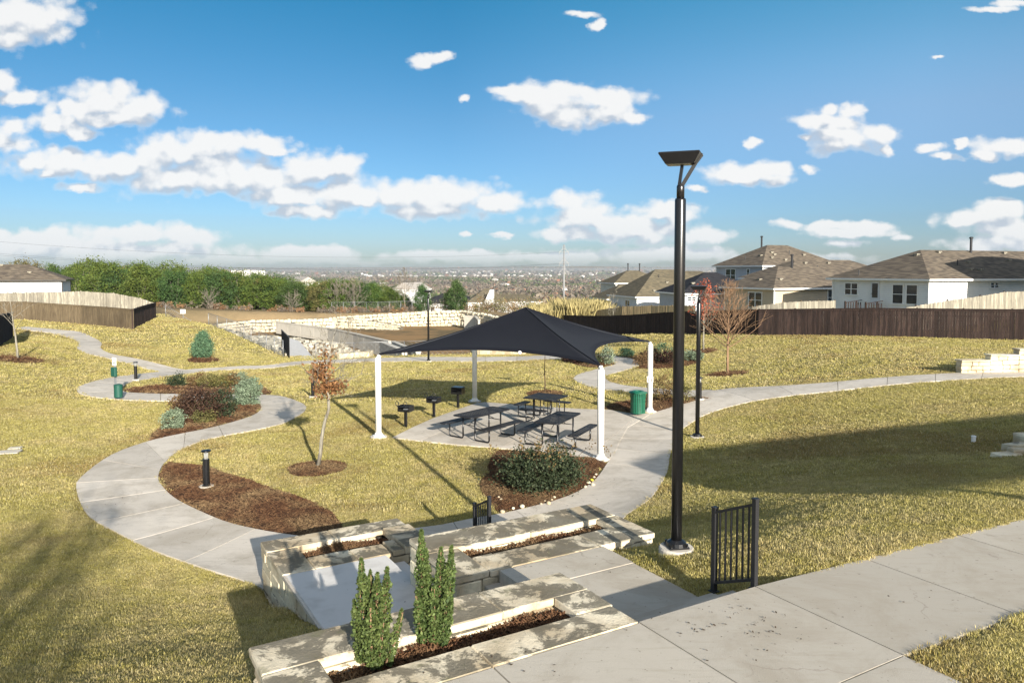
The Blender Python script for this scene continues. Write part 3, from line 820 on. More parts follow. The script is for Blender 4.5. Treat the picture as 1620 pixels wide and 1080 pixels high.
def area(poly): return 0.5 * sum(a[0] * b[1] - b[0] * a[1] for a, b in zip(poly, poly[1:] + poly[:1]))
def densify(poly, step):
    out = []
    for a, b in zip(poly, poly[1:] + poly[:1]):
        n = max(1, int(math.hypot(b[0] - a[0], b[1] - a[1]) / step))
        out += [(a[0] + (b[0] - a[0]) * k / n, a[1] + (b[1] - a[1]) * k / n) for k in range(n)]
    return out

def drape_poly(poly, name, parent, mat, zf, step=0.3, thick=0.08, inset_h=None):
    poly = densify(poly, step)
    if area(poly) < 0: poly = poly[::-1]
    n = len(poly)
    x0, x1 = min(p[0] for p in poly), max(p[0] for p in poly); y0, y1 = min(p[1] for p in poly), max(p[1] for p in poly)
    gx, gy = np.meshgrid(np.arange(x0, x1, step), np.arange(y0, y1, step))
    gx, gy = gx.ravel(), gy.ravel()
    keep = in_poly(gx, gy, poly)
    if keep.any(): keep &= poly_dist(gx, gy, poly) > step * 0.4
    pts = [Vector(p) for p in poly] + [Vector((a, b)) for a, b in zip(gx[keep], gy[keep])]
    vs, es, fs, *_ = delaunay_2d_cdt(pts, [], [list(range(n))], 1, 1e-5)
    vx = np.array([v.x for v in vs]); vy = np.array([v.y for v in vs])
    z = zf(vx, vy)
    if inset_h is not None: z = z + inset_h * sstep(poly_dist(vx, vy, poly), 0.0, 0.35)
    V = [(a, b, c) for a, b, c in zip(vx, vy, z)]
    F = [tuple(f) for f in fs]
    F = [f if area([V[i][:2] for i in f]) > 0 else tuple(reversed(f)) for f in F]
    if thick:
        from collections import Counter
        ed = Counter()
        for f in F:
            for a, b in zip(f, f[1:] + f[:1]): ed[(a, b)] += 1
        bnd = [e for e in ed if (e[1], e[0]) not in ed]
        m = {}
        for a, b in bnd:
            for q in (a, b):
                if q not in m: m[q] = len(V); V.append((V[q][0], V[q][1], V[q][2] - thick))
            F.append((b, a, m[a], m[b]))
    me = bpy.data.meshes.new(name); me.from_pydata(V, [], F); me.materials.append(mat); me.update()
    return link(name, me, parent)

# picnic pad: slabs cut by its saw joints
pad_root = tag(empty('picnic_pad'), kind='structure')
cen = (0.6, 24.0); dA = (math.cos(R(-22)), math.sin(R(-22))); dB = (-dA[1], dA[0])
pieces = [PAD]
for org, nrm in ((cen, dA), ((cen[0] + dA[0] * 2.6, cen[1] + dA[1] * 2.6), dA), ((cen[0] - dA[0] * 2.6, cen[1] - dA[1] * 2.6), dA), (cen, dB), ((cen[0]+dB[0]*-2.6, cen[1]+dB[1]*-2.6), dB)):
    nxt = []
    for q in pieces:
        for sg in (1, -1):
            c = clip_half(q, (org[0] + nrm[0] * 0.008 * sg, org[1] + nrm[1] * 0.008 * sg), (nrm[0] * sg, nrm[1] * sg))
            if len(c) > 2 and abs(area(c)) > 0.08: nxt.append(c)
    pieces = nxt
for q in pieces:
    drape_poly(q, 'slab', pad_root, M['concrete'], lambda x, y: ground(x, y) + 0.034, 0.8)

# mulch beds
for nm, poly in BEDS.items():
    tag(drape_poly(poly, 'mulch_bed', None, M['mulch'], lambda x, y: ground(x, y) + 0.012 + 0.03 * np.sin(x * 2.1) * np.sin(y * 2.7), 0.22, 0.1, 0.05), kind='structure')
RINGS = {}
for nm, (px, py, rx) in {'oak': (502,741,.75), 'left': (29,569,1.12), 'bare': (1151,593,1.05), 'crimson': (1113,556,.85), 'shaded': (862,623,.82), 'cone': (322,569,.98), 'far': (970,524,1.0)}.items():
    c = gp(px, py); q = [(c[0] + rx * math.cos(a) * (1 + .05 * math.sin(3 * a + px)), c[1] + rx * math.sin(a) * (1 + .05 * math.sin(2 * a))) for a in np.linspace(0, 2 * math.pi, 28)[:-1]]
    RINGS[nm] = (c, q)
    tag(drape_poly(q, 'mulch_ring', None, M['mulch'], lambda x, y: ground(x, y) + 0.02, 0.2, 0.1, 0.06), kind='structure')

# ------------------------------------------------------------------ the terrace: upper walk, steps, landings
def st_box(mb, s0, s1, t0, t1, z0, z1, bev=0.0, jit=0.0, rng=None):
    c = st((s0 + s1) / 2, (t0 + t1) / 2, (z0 + z1) / 2)
    Mx = Matrix.Rotation(ST_A, 4, 'Z')
    return mb.box(c, (s1 - s0, t1 - t0, z1 - z0), M=Mx, bev=bev, jit=jit, rng=rng)
def st_prism(poly, z0, z1, name, mat, parent):
    q = st_poly(poly)
    if area(q) < 0: q = q[::-1]
    n = len(q); V = [(a, b, z1) for a, b in q] + [(a, b, z0) for a, b in q]
    F = [tuple(range(n)), tuple(reversed(range(n, 2 * n)))] + [((i + 1) % n, i, i + n, (i + 1) % n + n) for i in range(n)]
    me = bpy.data.meshes.new(name); me.from_pydata(V, [], F); me.materials.append(mat); me.update()
    return link(name, me, parent)
up = tag(empty('upper_walk'), kind='structure')
ZU = 1.9
G_ = 0.008
def far_t(s): return 0.0 if s < 1.6 else float(np.interp(s, [1.6, 6.3, 14], [0, -.30, -.95]))
def near_t(s): return float(np.interp(s, [1.6, 6.4, 14], [-1.62, -1.95, -2.6]))
for a, b in ((1.57, 3.25), (3.25, 4.95), (4.95, 6.65), (6.65, 8.4), (8.4, 10.2), (10.2, 12)):
    st_prism([(a + G_, far_t(a)), (b - G_, far_t(b)), (b - G_, near_t(b)), (a + G_, near_t(a))], ZU - .2, ZU, 'slab', M['aged_concrete'], up)
for a, b in ((-9.0, -5.0), (-5.0, -3.25), (-3.25, -1.57), (-1.57, 0.0), (0.0, 1.57)):
    for c, d in ((-9, -6), (-6, -3.6), (-3.6, -1.63), (-1.63, -.025 if b <= 0 else 0.0)):
        st_prism([(a + G_, c + G_), (b - G_, c + G_), (b - G_, d - (G_ if d < -1 else 0)), (a + G_, d - (G_ if d < -1 else 0))], ZU - .2, ZU, 'slab', M['aged_concrete'], up)

steps = tag(empty('terrace_steps'), kind='structure')
def tread(s0, s1, t0, t1, z1, z0=None, mat='aged_concrete'):
    mb = MB(); st_box(mb, s0, s1, t0, t1, (z1 - .5) if z0 is None else z0, z1, bev=0.012)
    return mb.build('step', M[mat], steps)
tread(0.01, 1.57, 0.003, .31, 1.75, 1.0); tread(0.01, 1.60, .313, .63, 1.60, 1.0)
for a, b in ((0.0, 1.62),):
    mb = MB(); st_box(mb, 0.012, 1.62, .633, 2.02, .9, 1.45, bev=.01); mb.build('landing_slab', M['aged_concrete'], steps)
    mb = MB(); st_box(mb, 0.212, 1.64, 2.032, 2.69, .9, 1.45, bev=.01); mb.build('landing_slab', M['aged_concrete'], steps)
    mb = MB(); st_box(mb, 0.0125, .204, 2.0, 2.69, .9, 1.448); mb.build('landing_slab', M['aged_concrete'], steps)
for k in range(3):
    tread(.2 - .4 * (k + 1), .197 - .4 * k - .002, 1.325, 2.69, 1.45 - .15 * (k + 1) - .0, .2)
mb = MB(); st_box(mb, -1.99, -1.003, 1.325, 3.5, .2, .85, bev=.01); mb.build('landing_slab', M['new_concrete'], steps)
mb = MB(); st_box(mb, -1.99, -.47, 3.508, 5.37, .2, .848, bev=.01); mb.build('landing_slab', M['new_concrete'], steps)
mb = MB(); st_box(mb, -1.0, -.56, 2.70, 3.5, .2, .846, bev=.01); mb.build('landing_slab', M['new_concrete'], steps)
for k in range(4):
    tread(-.467 + .3 * k, -.47 + .3 * (k + 1), 4.26, 5.37, .85 - .15 * (k + 1), -.2, 'new_concrete')

# ------------------------------------------------------------------ stone planters and walls
def wall_stones(root, p0, p1, z0, z1, thick, side, rng, course=0.17, lmin=.28, lmax=.55, mat='wall_stone', zb=None):
    """a course-laid face of rough limestone blocks between two points in the s,t frame, proud of its mortar core"""
    a = np.array(st(*p0)[:2]); b = np.array(st(*p1)[:2]); d = b - a; Ln = np.hypot(*d); u = d / Ln; nrm = np.array([u[1], -u[0]]) * side
    ang = math.atan2(u[1], u[0])
    nc = max(1, round((z1 - z0) / course)); h = (z1 - z0) / nc
    core = MB(); mid = (a + b) / 2 - nrm * (thick / 2 + .03)
    core.box((mid[0], mid[1], (z0 + z1) / 2 - .004), (Ln - .01, thick - .06, z1 - z0), rz=ang)
    core.build('mortar_core', M['mortar'], root)
    for k in range(nc):
        x = 0.0
        while x < Ln - .02:
            l = min(rng.uniform(lmin, lmax), Ln - x)
            if Ln - x - l < .14: l = Ln - x
            pr = rng.uniform(.0, .022)
            c = a + u * (x + l / 2) - nrm * (.045 - pr / 2)
            o = MB().box((0, 0, 0), (l - .012, .085 + pr, h - .012), bev=.012, jit=.0065, rng=rng).build('stone', M[mat], root, (c[0], c[1], z0 + h * (k + .5)), ang)
            x += l

def cap(root, s0, s1, t0, t1, zt, rng, th=.085):
    o = MB()
    o.box((0, 0, 0), (s1 - s0 - .007, t1 - t0 - .007, th), bev=.012, jit=.004, rng=rng)
    o.build('cap_stone', M['cap_stone'], root, st((s0 + s1) / 2, (t0 + t1) / 2, zt - th / 2), ST_A)

def soil(root, s0, s1, t0, t1, z):
    xs_ = np.linspace(s0, s1, 26); ts_ = np.linspace(t0, t1, 7); V = []; F = []
    for i, a in enumerate(xs_):
        for j, b in enumerate(ts_):
            V.append(st(a, b, z + .035 * math.sin(a * 5.3 + b * 3) * math.sin(b * 6 + 1)))
    for i in range(25):
        for j in range(6):
            q = i * 7 + j; F.append((q, q + 7, q + 8, q + 1))
    return link('mulch', np_mesh('mulch', V, F, M['mulch'], True), root)
rs = random.Random(4)
MULCH_ST = []
# near planter
p1 = thing('stone_planter', 'nearest long limestone planter holding two upright evergreen shrubs at the photo bottom', 'planter', st(-3.25, 0, 0), 0)
p1.location = (0, 0, 0)
E_ = .03
for a, b in ((-3.25 + .45, -1.57), (-1.57, 0.0)): cap(p1, a, b, -.018, .40, ZU + .006, rs)
cap(p1, -3.27, -2.79, .0 - .01, .80, ZU + .012, rs); cap(p1, -.42, .02, .405, .815, ZU + .01, rs)
for a, b in ((-3.27, -2.05), (-2.05, -1.0), (-1.0, .02)): cap(p1, a, b, .805 if b < 0 else .82, 1.34, ZU + .008, rs)
wall_stones(p1, (-3.22, 1.31), (0, 1.31), .85, ZU - .078, .25, -1, rs)
wall_stones(p1, (-3.22, 0), (-3.22, 1.31), .6, ZU - .078, .25, -1, rs)
wall_stones(p1, (0, .66), (0, 1.31), 1.45, ZU - .078, .25, 1, rs)
wall_stones(p1, (-2.77, .80), (-.41, .80), 1.62, ZU - .078, .12, 1, rs, course=.25, lmin=.6, lmax=1.0)
mb = MB(); st_box(mb, -2.80, -.40, .02, .84, 1.2, 1.6); mb.build('base', M['mortar'], p1)
mb = MB(); st_box(mb, -2.77, -.41, .28, .398, 1.55, 1.815); mb.build('inner_lining', M['mortar'], p1)
mb = MB(); st_box(mb, -3.1, -2.78, .02, 1.0, 1.1, 1.81); mb.build('inner_lining', M['mortar'], p1)
mb = MB(); st_box(mb, -.40, -.1, .02, 1.0, 1.1, 1.81); mb.build('inner_lining', M['mortar'], p1)
soil(p1, -2.79, -.40, .385, .82, 1.77); MULCH_ST.append((-2.77, -.41, .40, .80, 1.77))
# middle planter
ZM = 1.45
p2 = thing('stone_planter', 'middle limestone planter with a narrow mulch trough beside the concrete landing', 'planter')
for a, b in ((-.55, 1.06), (1.06, 2.58)): cap(p2, a, b, 3.62, 4.28, ZM + .008, rs)
cap(p2, -.58, -.11, 2.71, 3.61, ZM + .012, rs)
cap(p2, -.105, .20, 2.705, 3.23, ZM + .006, rs); cap(p2, .205, 1.60, 2.705, 3.23, ZM + .002, rs); cap(p2, 1.605, 2.20, 2.70, 3.23, ZM + .006, rs)
cap(p2, 2.205, 2.60, 2.74, 3.61, ZM + .004, rs)
wall_stones(p2, (-.55, 2.73), (.2, 2.73), .85, ZM - .078, .22, 1, rs)
wall_stones(p2, (-.55, 2.72), (-.55, 4.2), .3, ZM - .078, .22, -1, rs)
wall_stones(p2, (-.55, 4.25), (2.56, 4.25), 0.0, ZM - .078, .22, -1, rs)
wall_stones(p2, (2.56, 2.76), (2.56, 4.25), .4, ZM - .078, .22, 1, rs)
wall_stones(p2, (1.62, 2.75), (2.56, 2.75), .9, ZM - .078, .22, 1, rs)
wall_stones(p2, (-.1, 3.63), (2.2, 3.63), 1.2, ZM - .078, .1, 1, rs, course=.2, lmin=.5, lmax=.9)
mb = MB(); st_box(mb, -.4, 2.4, 2.9, 4.1, .2, 1.2); mb.build('base', M['mortar'], p2)
soil(p2, -.11, 2.2, 3.225, 3.64, 1.33); MULCH_ST.append((-.1, 2.2, 3.24, 3.61, 1.33))
# left planter
ZL = .85
p3 = thing('stone_planter', 'left limestone planter capped with tan stone above the curving path', 'planter')
for a, b in ((-2.03, -.93), (-.93, .32)): cap(p3, a, b, 6.38, 6.88, ZL + .008, rs)
cap(p3, -2.03, -1.56, 5.375, 6.375, ZL + .004, rs)
cap(p3, -1.555, -.9, 5.375, 5.86, ZL + .007, rs); cap(p3, -.895, -.36, 5.375, 5.86, ZL + .003, rs)
cap(p3, -.355, -.16, 5.375, 5.86, ZL + .03, rs); cap(p3, -.155, .32, 5.375, 6.375, ZL + .06, rs, .12)
wall_stones(p3, (-2.0, 5.39), (-2.0, 6.86), -.05, ZL - .078, .22, -1, rs)
wall_stones(p3, (-2.0, 6.85), (.3, 6.85), -.05, ZL - .078, .22, -1, rs)
wall_stones(p3, (.3, 5.4), (.3, 6.85), -.05, ZL - .078, .22, 1, rs)
wall_stones(p3, (-.42, 5.40), (.3, 5.40), 0.0, ZL - .062, .2, 1, rs)
wall_stones(p3, (-1.55, 6.38), (-.16, 6.38), .62, ZL - .078, .1, 1, rs, course=.2, lmin=.5, lmax=.9)
mb = MB(); st_box(mb, -1.8, .1, 5.5, 6.7, -.2, .6); mb.build('base', M['mortar'], p3)
soil(p3, -1.56, -.15, 5.85, 6.4, .74); MULCH_ST.append((-1.55, -.16, 5.87, 6.37, .74))
# retaining wall under the lower landing
rw = thing('retaining_wall', 'rough limestone wall dropping from the shaded landing to the lawn on its left', 'wall')
wall_stones(rw, (-2.01, 1.34), (-2.01, 5.37), 0.05, .80, .2, -1, rs)
mb = MB(); st_box(mb, -2.03, -1.995, 1.34, 5.37, .80, .845); mb.build('edge_strip', M['concrete'], rw)

# stone wall beside the right-hand walk
sw = thing('seat_wall', 'stepped cream limestone seat wall on the grass slope at the right edge', 'wall')
a0 = gp(1516, 590); b0 = gp(1625, 588)
dx, dy = b0[0] - a0[0], b0[1] - a0[1]; L_ = math.hypot(dx, dy); an = math.atan2(dy, dx)
segs = ((0.0, .42, .47), (.42, .83, .68), (.83, 1.45, .9))
for f0, f1, hh in segs:
    x0, x1 = f0 * L_, f1 * L_
    base = min(g1(a0[0] + dx * f0, a0[1] + dy * f0), g1(a0[0] + dx * f1, a0[1] + dy * f1)) - .05
    top = g1(*a0[:2]) + hh
    nc = max(2, round((top - base) / .19)); h = (top - base) / nc
    for k in range(nc):
        x = x0
        while x < x1 - .05:
            l = min(rs.uniform(.25, .6), x1 - x)
            if x1 - x - l < .15: l = x1 - x
            cx_, cy_ = a0[0] + dx / L_ * (x + l / 2), a0[1] + dy / L_ * (x + l / 2)
            MB().box((0, 0, 0), (l - .014, .34 + rs.uniform(0, .03), h - .014), bev=.014, jit=.007, rng=rs).build('stone', M['wall_stone'], sw, (cx_, cy_, base + h * (k + .5)), an)
            x += l
    xm = (x0 + x1) / 2
    MB().box((0, 0, 0), (x1 - x0 + .04, .46, .06), bev=.01, jit=.003, rng=rs).build('cap_stone', M['wall_stone'], sw, (a0[0] + dx / L_ * xm, a0[1] + dy / L_ * xm, top + .032), an)

# ------------------------------------------------------------------ scattering (grass blades, mulch chips)
def scatter(name, pts, scales, src, tilt=0.25, seed=0):
    me = bpy.data.meshes.new(name); me.vertices.add(len(pts)); me.vertices.foreach_set('co', np.asarray(pts, np.float32).ravel())
    at_ = me.attributes.new('sc', 'FLOAT', 'POINT'); at_.data.foreach_set('value', np.asarray(scales, np.float32))
    me.update()
    o = link(name, me)
    ng = bpy.data.node_groups.new(name, 'GeometryNodeTree')
    ng.interface.new_socket('Geometry', in_out='INPUT', socket_type='NodeSocketGeometry')
    ng.interface.new_socket('Geometry', in_out='OUTPUT', socket_type='NodeSocketGeometry')
    a = ng.nodes.new('NodeGroupInput'); z = ng.nodes.new('NodeGroupOutput')
    ip = ng.nodes.new('GeometryNodeInstanceOnPoints')
    oi = ng.nodes.new('GeometryNodeObjectInfo'); oi.inputs['Object'].default_value = src
    rv = ng.nodes.new('FunctionNodeRandomValue'); rv.data_type = 'FLOAT_VECTOR'
    rv.inputs[0].default_value = (-tilt, -tilt, 0); rv.inputs[1].default_value = (tilt, tilt, 6.283); rv.inputs['Seed'].default_value = seed
    na = ng.nodes.new('GeometryNodeInputNamedAttribute'); na.data_type = 'FLOAT'; na.inputs[0].default_value = 'sc'
    L = ng.links.new
    L(a.outputs[0], ip.inputs['Points']); L(oi.outputs['Geometry'], ip.inputs['Instance'])
    L(rv.outputs[0], ip.inputs['Rotation']); L(na.outputs[0], ip.inputs['Scale'])
    L(ip.outputs[0], z.inputs[0])
    md = o.modifiers.new('scatter', 'NODES'); md.node_group = ng
    return tag(o, kind='stuff')

rng = np.random.default_rng(7)
def tuft_mesh(n, h, w, spread, seed):
    r = np.random.default_rng(seed); V = []; F = []
    for i in range(n):
        a = r.uniform(0, 6.283); rad = spread * math.sqrt(r.uniform()); lean = r.uniform(.3, 1.3); b = r.uniform(0, 6.283)
        x, y = rad * math.cos(a), rad * math.sin(a); hh = h * r.uniform(.5, 1.15)
        px, py = -math.sin(b) * w / 2, math.cos(b) * w / 2
        dx, dy = math.cos(b), math.sin(b); k = len(V)
        V += [(x - px, y - py, 0), (x + px, y + py, 0), (x + px * .8 + dx * hh * lean * .35, y + py * .8 + dy * hh * lean * .35, hh * .6), (x - px * .8 + dx * hh * lean * .35, y - py * .8 + dy * hh * lean * .35, hh * .6), (x + dx * hh * lean, y + dy * hh * lean, hh * .85)]
        F += [(k, k + 1, k + 2, k + 3), (k + 3, k + 2, k + 4)]
    me = bpy.data.meshes.new('tuft'); me.from_pydata(V, [], F); me.materials.append(M['grass_blade']); me.update()
    return bpy.data.objects.new('tuft', me)

LAWN_HOLES = PATH_POLYS + [PAD] + list(BEDS.values()) + [q for _, q in RINGS.values()] + [p for p, _ in FOOT[:2]] + \
    [st_poly([(-3.27, -.02), (.02, -.02), (.02, 1.34), (-3.27, 1.34)]), st_poly([(-.1, 0), (1.62, 0), (1.64, 2.75), (-.1, 2.75)]), st_poly([(-2.05, 1.3), (.2, 1.3), (-.3, 5.5), (-2.05, 5.5)]),
     st_poly([(-2.05, 5.3), (.33, 5.3), (.33, 6.9), (-2.05, 6.9)]), st_poly([(-.6, 2.7), (2.6, 2.7), (2.6, 4.3), (-.6, 4.3)]), BASIN]
def lawn_points(n, y0, y1, margin=0.03):
    Y = np.sqrt(rng.uniform(y0 * y0, y1 * y1, n)); X = rng.uniform(-.75, .75, n) * Y
    keep = np.ones(n, bool)
    for h in LAWN_HOLES:
        bx = [p[0] for p in h]; by = [p[1] for p in h]
        m = keep & (X > min(bx) - .1) & (X < max(bx) + .1) & (Y > min(by) - .1) & (Y < max(by) + .1)
        idx = np.where(m)[0]
        if len(idx): keep[idx[in_poly(X[idx], Y[idx], h)]] = False
    X, Y = X[keep], Y[keep]
    return X, Y, ground(X, Y) - .004
for (n, y0, y1, nb, h, w, sp, s0, s1) in ((165000, 5.4, 16, 9, .036, .006, .06, .7, 1.3), (130000, 16, 30, 9, .04, .010, .08, .8, 1.5), (70000, 30, 55, 8, .06, .022, .14, .8, 1.5), (45000, 55, 98, 8, .09, .05, .3, .8, 1.5)):
    X, Y, Z = lawn_points(n, y0, y1)
    patch = .5 + .5 * np.sin(X * 2.3 + np.sin(Y * 1.7) * 2) * np.sin(Y * 2.9 + np.sin(X * 1.1) * 2)
    scatter('grass', np.column_stack([X, Y, Z]), rng.uniform(s0, s1, len(X)) * (.75 + .4 * patch), tuft_mesh(nb, h, w, sp, int(y0)), .2, int(y0))

def chip_mesh(seed):
    r = random.Random(seed); mb = MB()
    for k in range(3):
        a = r.uniform(0, 6.28); l = r.uniform(.02, .045)
        x, y = r.uniform(-.03, .03), r.uniform(-.03, .03)
        mb.bar((x, y, .004), (x + l * math.cos(a), y + l * math.sin(a), .004 + r.uniform(-.004, .02)), r.uniform(.005, .011), .004)
    return bpy.data.objects.new('chips', mb.mesh('chips', M['mulch_chip']))
chipo = chip_mesh(3)
P_ = []; S_ = []
def bed_height(poly, x, y, ins_h, lift):
    return ground(x, y) + lift + ins_h * sstep(poly_dist(x, y, poly), 0, .35)
for nm, poly in list(BEDS.items()) + [(k, v[1]) for k, v in RINGS.items()]:
    bx = [p[0] for p in poly]; by = [p[1] for p in poly]
    ym = (min(by) + max(by)) / 2; dens = 520 if ym < 20 else (200 if ym < 32 else 60)
    ar = abs(area(list(poly))); n = int(dens * (max(bx) - min(bx)) * (max(by) - min(by)))
    x = rng.uniform(min(bx), max(bx), n); y = rng.uniform(min(by), max(by), n); k = in_poly(x, y, poly); x, y = x[k], y[k]
    if nm in BEDS: z = bed_height(poly, x, y, .05, .012) + 0.03 * np.sin(x * 2.1) * np.sin(y * 2.7)
    else: z = bed_height(poly, x, y, .06, .02)
    P_.append(np.column_stack([x, y, z])); S_.append(rng.uniform(.6, 1.3, len(x)) * (1.0 if ym < 20 else 1.5 if ym < 32 else 2.6))
for (a, b, c, d, z) in MULCH_ST:
    n = int(1500 * (b - a) * (d - c)); s = rng.uniform(a, b, n); t = rng.uniform(c, d, n)
    q = np.array([st(i, j, z + .012 + .035 * math.sin(i * 5.3 + j * 3) * math.sin(j * 6 + 1)) for i, j in zip(s, t)])
    P_.append(q); S_.append(rng.uniform(.7, 1.5, n))
scatter('mulch_chips', np.vstack(P_), np.concatenate(S_), chipo, .5, 5)

# ------------------------------------------------------------------ lamps
def copy_tree(o, parent=None):
    c = o.copy(); col.objects.link(c)
    if parent: c.parent = parent
    for ch in list(o.children): copy_tree(ch, c)
    return c

def lamp(label, group):
    r = thing('street_lamp', label, 'lamp', group=group)
    MB().lathe([(.215, -.5), (.215, .03), (.20, .05)], n=28, smooth=False).build('concrete_footing', M['pond_concrete'], r)
    b = MB().box((0, 0, .062), (.25, .25, .022), rz=.5, bev=.004)
    b.lathe([(.13, .07), (.12, .11), (.075, .14)], n=16).build('base_plate', M['black_metal'], r)
    bo = MB()
    for k in range(4):
        a = .5 + math.pi / 4 + k * math.pi / 2
        bo.lathe([(.014, .072), (.014, .11)], (.14 * math.cos(a), .14 * math.sin(a), 0), 8)
    bo.build('bolt', M['black_metal'], r)
    MB().lathe([(.067, .13), (.067, 4.16), (.060, 4.18)], n=22, smooth=True).build('pole', M['black_metal'], r)
    MB().lathe([(.047, 4.17), (.047, 4.32), (.04, 4.335)], n=18, smooth=True).build('pole_top', M['black_metal'], r)
    MB().bar((-.02, 0, 4.30), (.02, .02, 4.60), .035, .05).build('arm', M['black_metal'], r)
    MB().bar((.0, 0, 4.30), (.235, .05, 4.70), .03, .045).build('arm', M['black_metal'], r)
    # tapered rectangular head: wide top, narrower lens below
    def ring(hx, hy, z): return [(-hx, -hy, z), (hx, -hy, z), (hx, hy, z), (-hx, hy, z)]
    h = MB(); v = ring(.17, .12, 4.575) + ring(.245, .19, 4.69) + ring(.235, .18, 4.705)
    h.add(v, [(3, 2, 1, 0), (0, 1, 5, 4), (1, 2, 6, 5), (2, 3, 7, 6), (3, 0, 4, 7), (4, 5, 9, 8), (5, 6, 10, 9), (6, 7, 11, 10), (7, 4, 8, 11), (8, 9, 10, 11)])
    hd = h.build('lamp_head', M['black_metal'], r)
    MB().box((-.01, 0, 4.571), (.27, .18, .006)).build('lens', M['lamp_glass'], hd)
    return r
LG = 'black pole lamps of the park'
l1 = lamp('tallest black pole lamp in the foreground, on the round footing by the steps', LG)
l1.scale = (1.04, 1.04, 1.075); l1.location = at_z(1070, 868, 1.62)[:2] + (1.60,); l1.rotation_euler = (0, 0, R(-20))
for px, py, rz, lab in ((1103, 692, -20, 'black pole lamp in the grass beside the main walk, right of the shade canopy'), (678, 571.5, -10, 'distant black pole lamp on the rear walk behind the shade canopy')):
    c = copy_tree(l1); c['label'] = lab; g = gp(px, py); c.scale = (1, 1, 1); c.location = (g[0], g[1], g[2] + .0); c.rotation_euler = (0, 0, R(rz))
    if px == 678: c.scale = (1, 1, 1.0)

# ------------------------------------------------------------------ black guard rails at the steps
def guard(label, pa, pb, ha, n):
    """pa lower end, pb upper end: (x, y, z) at the post feet; the rails slope with the stair"""
    r = thing('guard_rail', label, 'railing'); 
    pa, pb = Vector(pa), Vector(pb)
    for p in (pa, pb):
        mb = MB().box(p + Vector((0, 0, ha / 2)), (.052, .052, ha), rz=ST_A); mb.box(p + Vector((0, 0, ha + .008)), (.06, .06, .014), rz=ST_A)
        mb.box(p + Vector((0, 0, .006)), (.09, .09, .012), rz=ST_A); mb.build('post', M['black_paint'], r)
    d = pb - pa
    for f in (ha - .05, .10):
        MB().bar(pa + Vector((0, 0, f)), pb + Vector((0, 0, f)), .038, .03).build('rail', M['black_paint'], r)
    for k in range(n):
        q = pa + d * ((k + 1) / (n + 1))
        MB().box(q + Vector((0, 0, (.10 + ha - .05) / 2)), (.017, .017, ha - .15), rz=ST_A).build('baluster', M['black_paint'], r)
a_, b_ = st(1.615, .63, 1.60), st(1.585, .03, 1.86)
guard('larger black metal guard rail beside the steps at the right of the landing', a_, b_, .95, 6)
q1 = at_depth(774, 800, 12.75); q2 = at_depth(751, 800, 13.3)
guard('smaller black metal guard rail at the lower walk behind the middle planter', (q2[0], q2[1], at_depth(751, 796, 13.3)[2] - 1.0), (q1[0], q1[1], at_depth(774, 786, 12.75)[2] - 1.0), 1.0, 6)
for q_, y_, Y_ in ((q1, 786, 12.75), (q2, 796, 13.3)):
    zt_ = at_depth(760, y_, Y_)[2] - 1.0; zg_ = g1(q_[0], q_[1]) + .02
    MB().box((q_[0], q_[1], (zt_ + zg_) / 2), (.052, .052, max(.02, zt_ - zg_)), rz=ST_A).build('post_foot', M['black_paint'], [o for o in scene.objects if o.name == 'guard_rail.001'][0])

# ------------------------------------------------------------------ bollard lights
def bollard():
    r = thing('bollard_light', 'x', 'bollard', group='black bollard lights along the walks')
    MB().lathe([(.175, -.2), (.175, .02), (.165, .03)], n=24).build('concrete_footing', M['pond_concrete'], r)
    MB().lathe([(.10, .03), (.10, .045), (.077, .05), (.077, .66), (.07, .67)], n=20, smooth=False).build('post', M['black_metal'], r)
    MB().lathe([(.045, .66), (.045, .70), (.05, .72), (.05, .825)], n=16, smooth=True).build('lens', M['lamp_glass'], r)
    rd = MB()
    for k in range(4):
        a = k * math.pi / 2 + .4; rd.bar((.062 * math.cos(a), .062 * math.sin(a), .66), (.075 * math.cos(a), .075 * math.sin(a), .845), .008)
    rd.build('cage', M['black_metal'], r)
    MB().lathe([(.10, .84), (.115, .85), (.112, .875), (.05, .89)], n=24, smooth=False).build('cap', M['black_metal'], r)
    return r
b0 = bollard()
for k, (px, py, lab, sc) in enumerate(((327, 773, 'nearest black bollard light, standing in the brown mulch bed inside the curve of the walk', 1), (495, 629, 'black bollard light on the lawn just behind the orange-leaved young tree', .95), (215, 602, 'distant black bollard light beside the dog-waste station', 1), (1107, 633, 'slim black bollard light in the mulch bed behind the second lamp', .95))):
    o = b0 if k == 0 else copy_tree(b0)
    g = gp(px, py); o.location = (g[0], g[1], g[2] + .055); o['label'] = lab; o.scale = (sc, sc, sc)

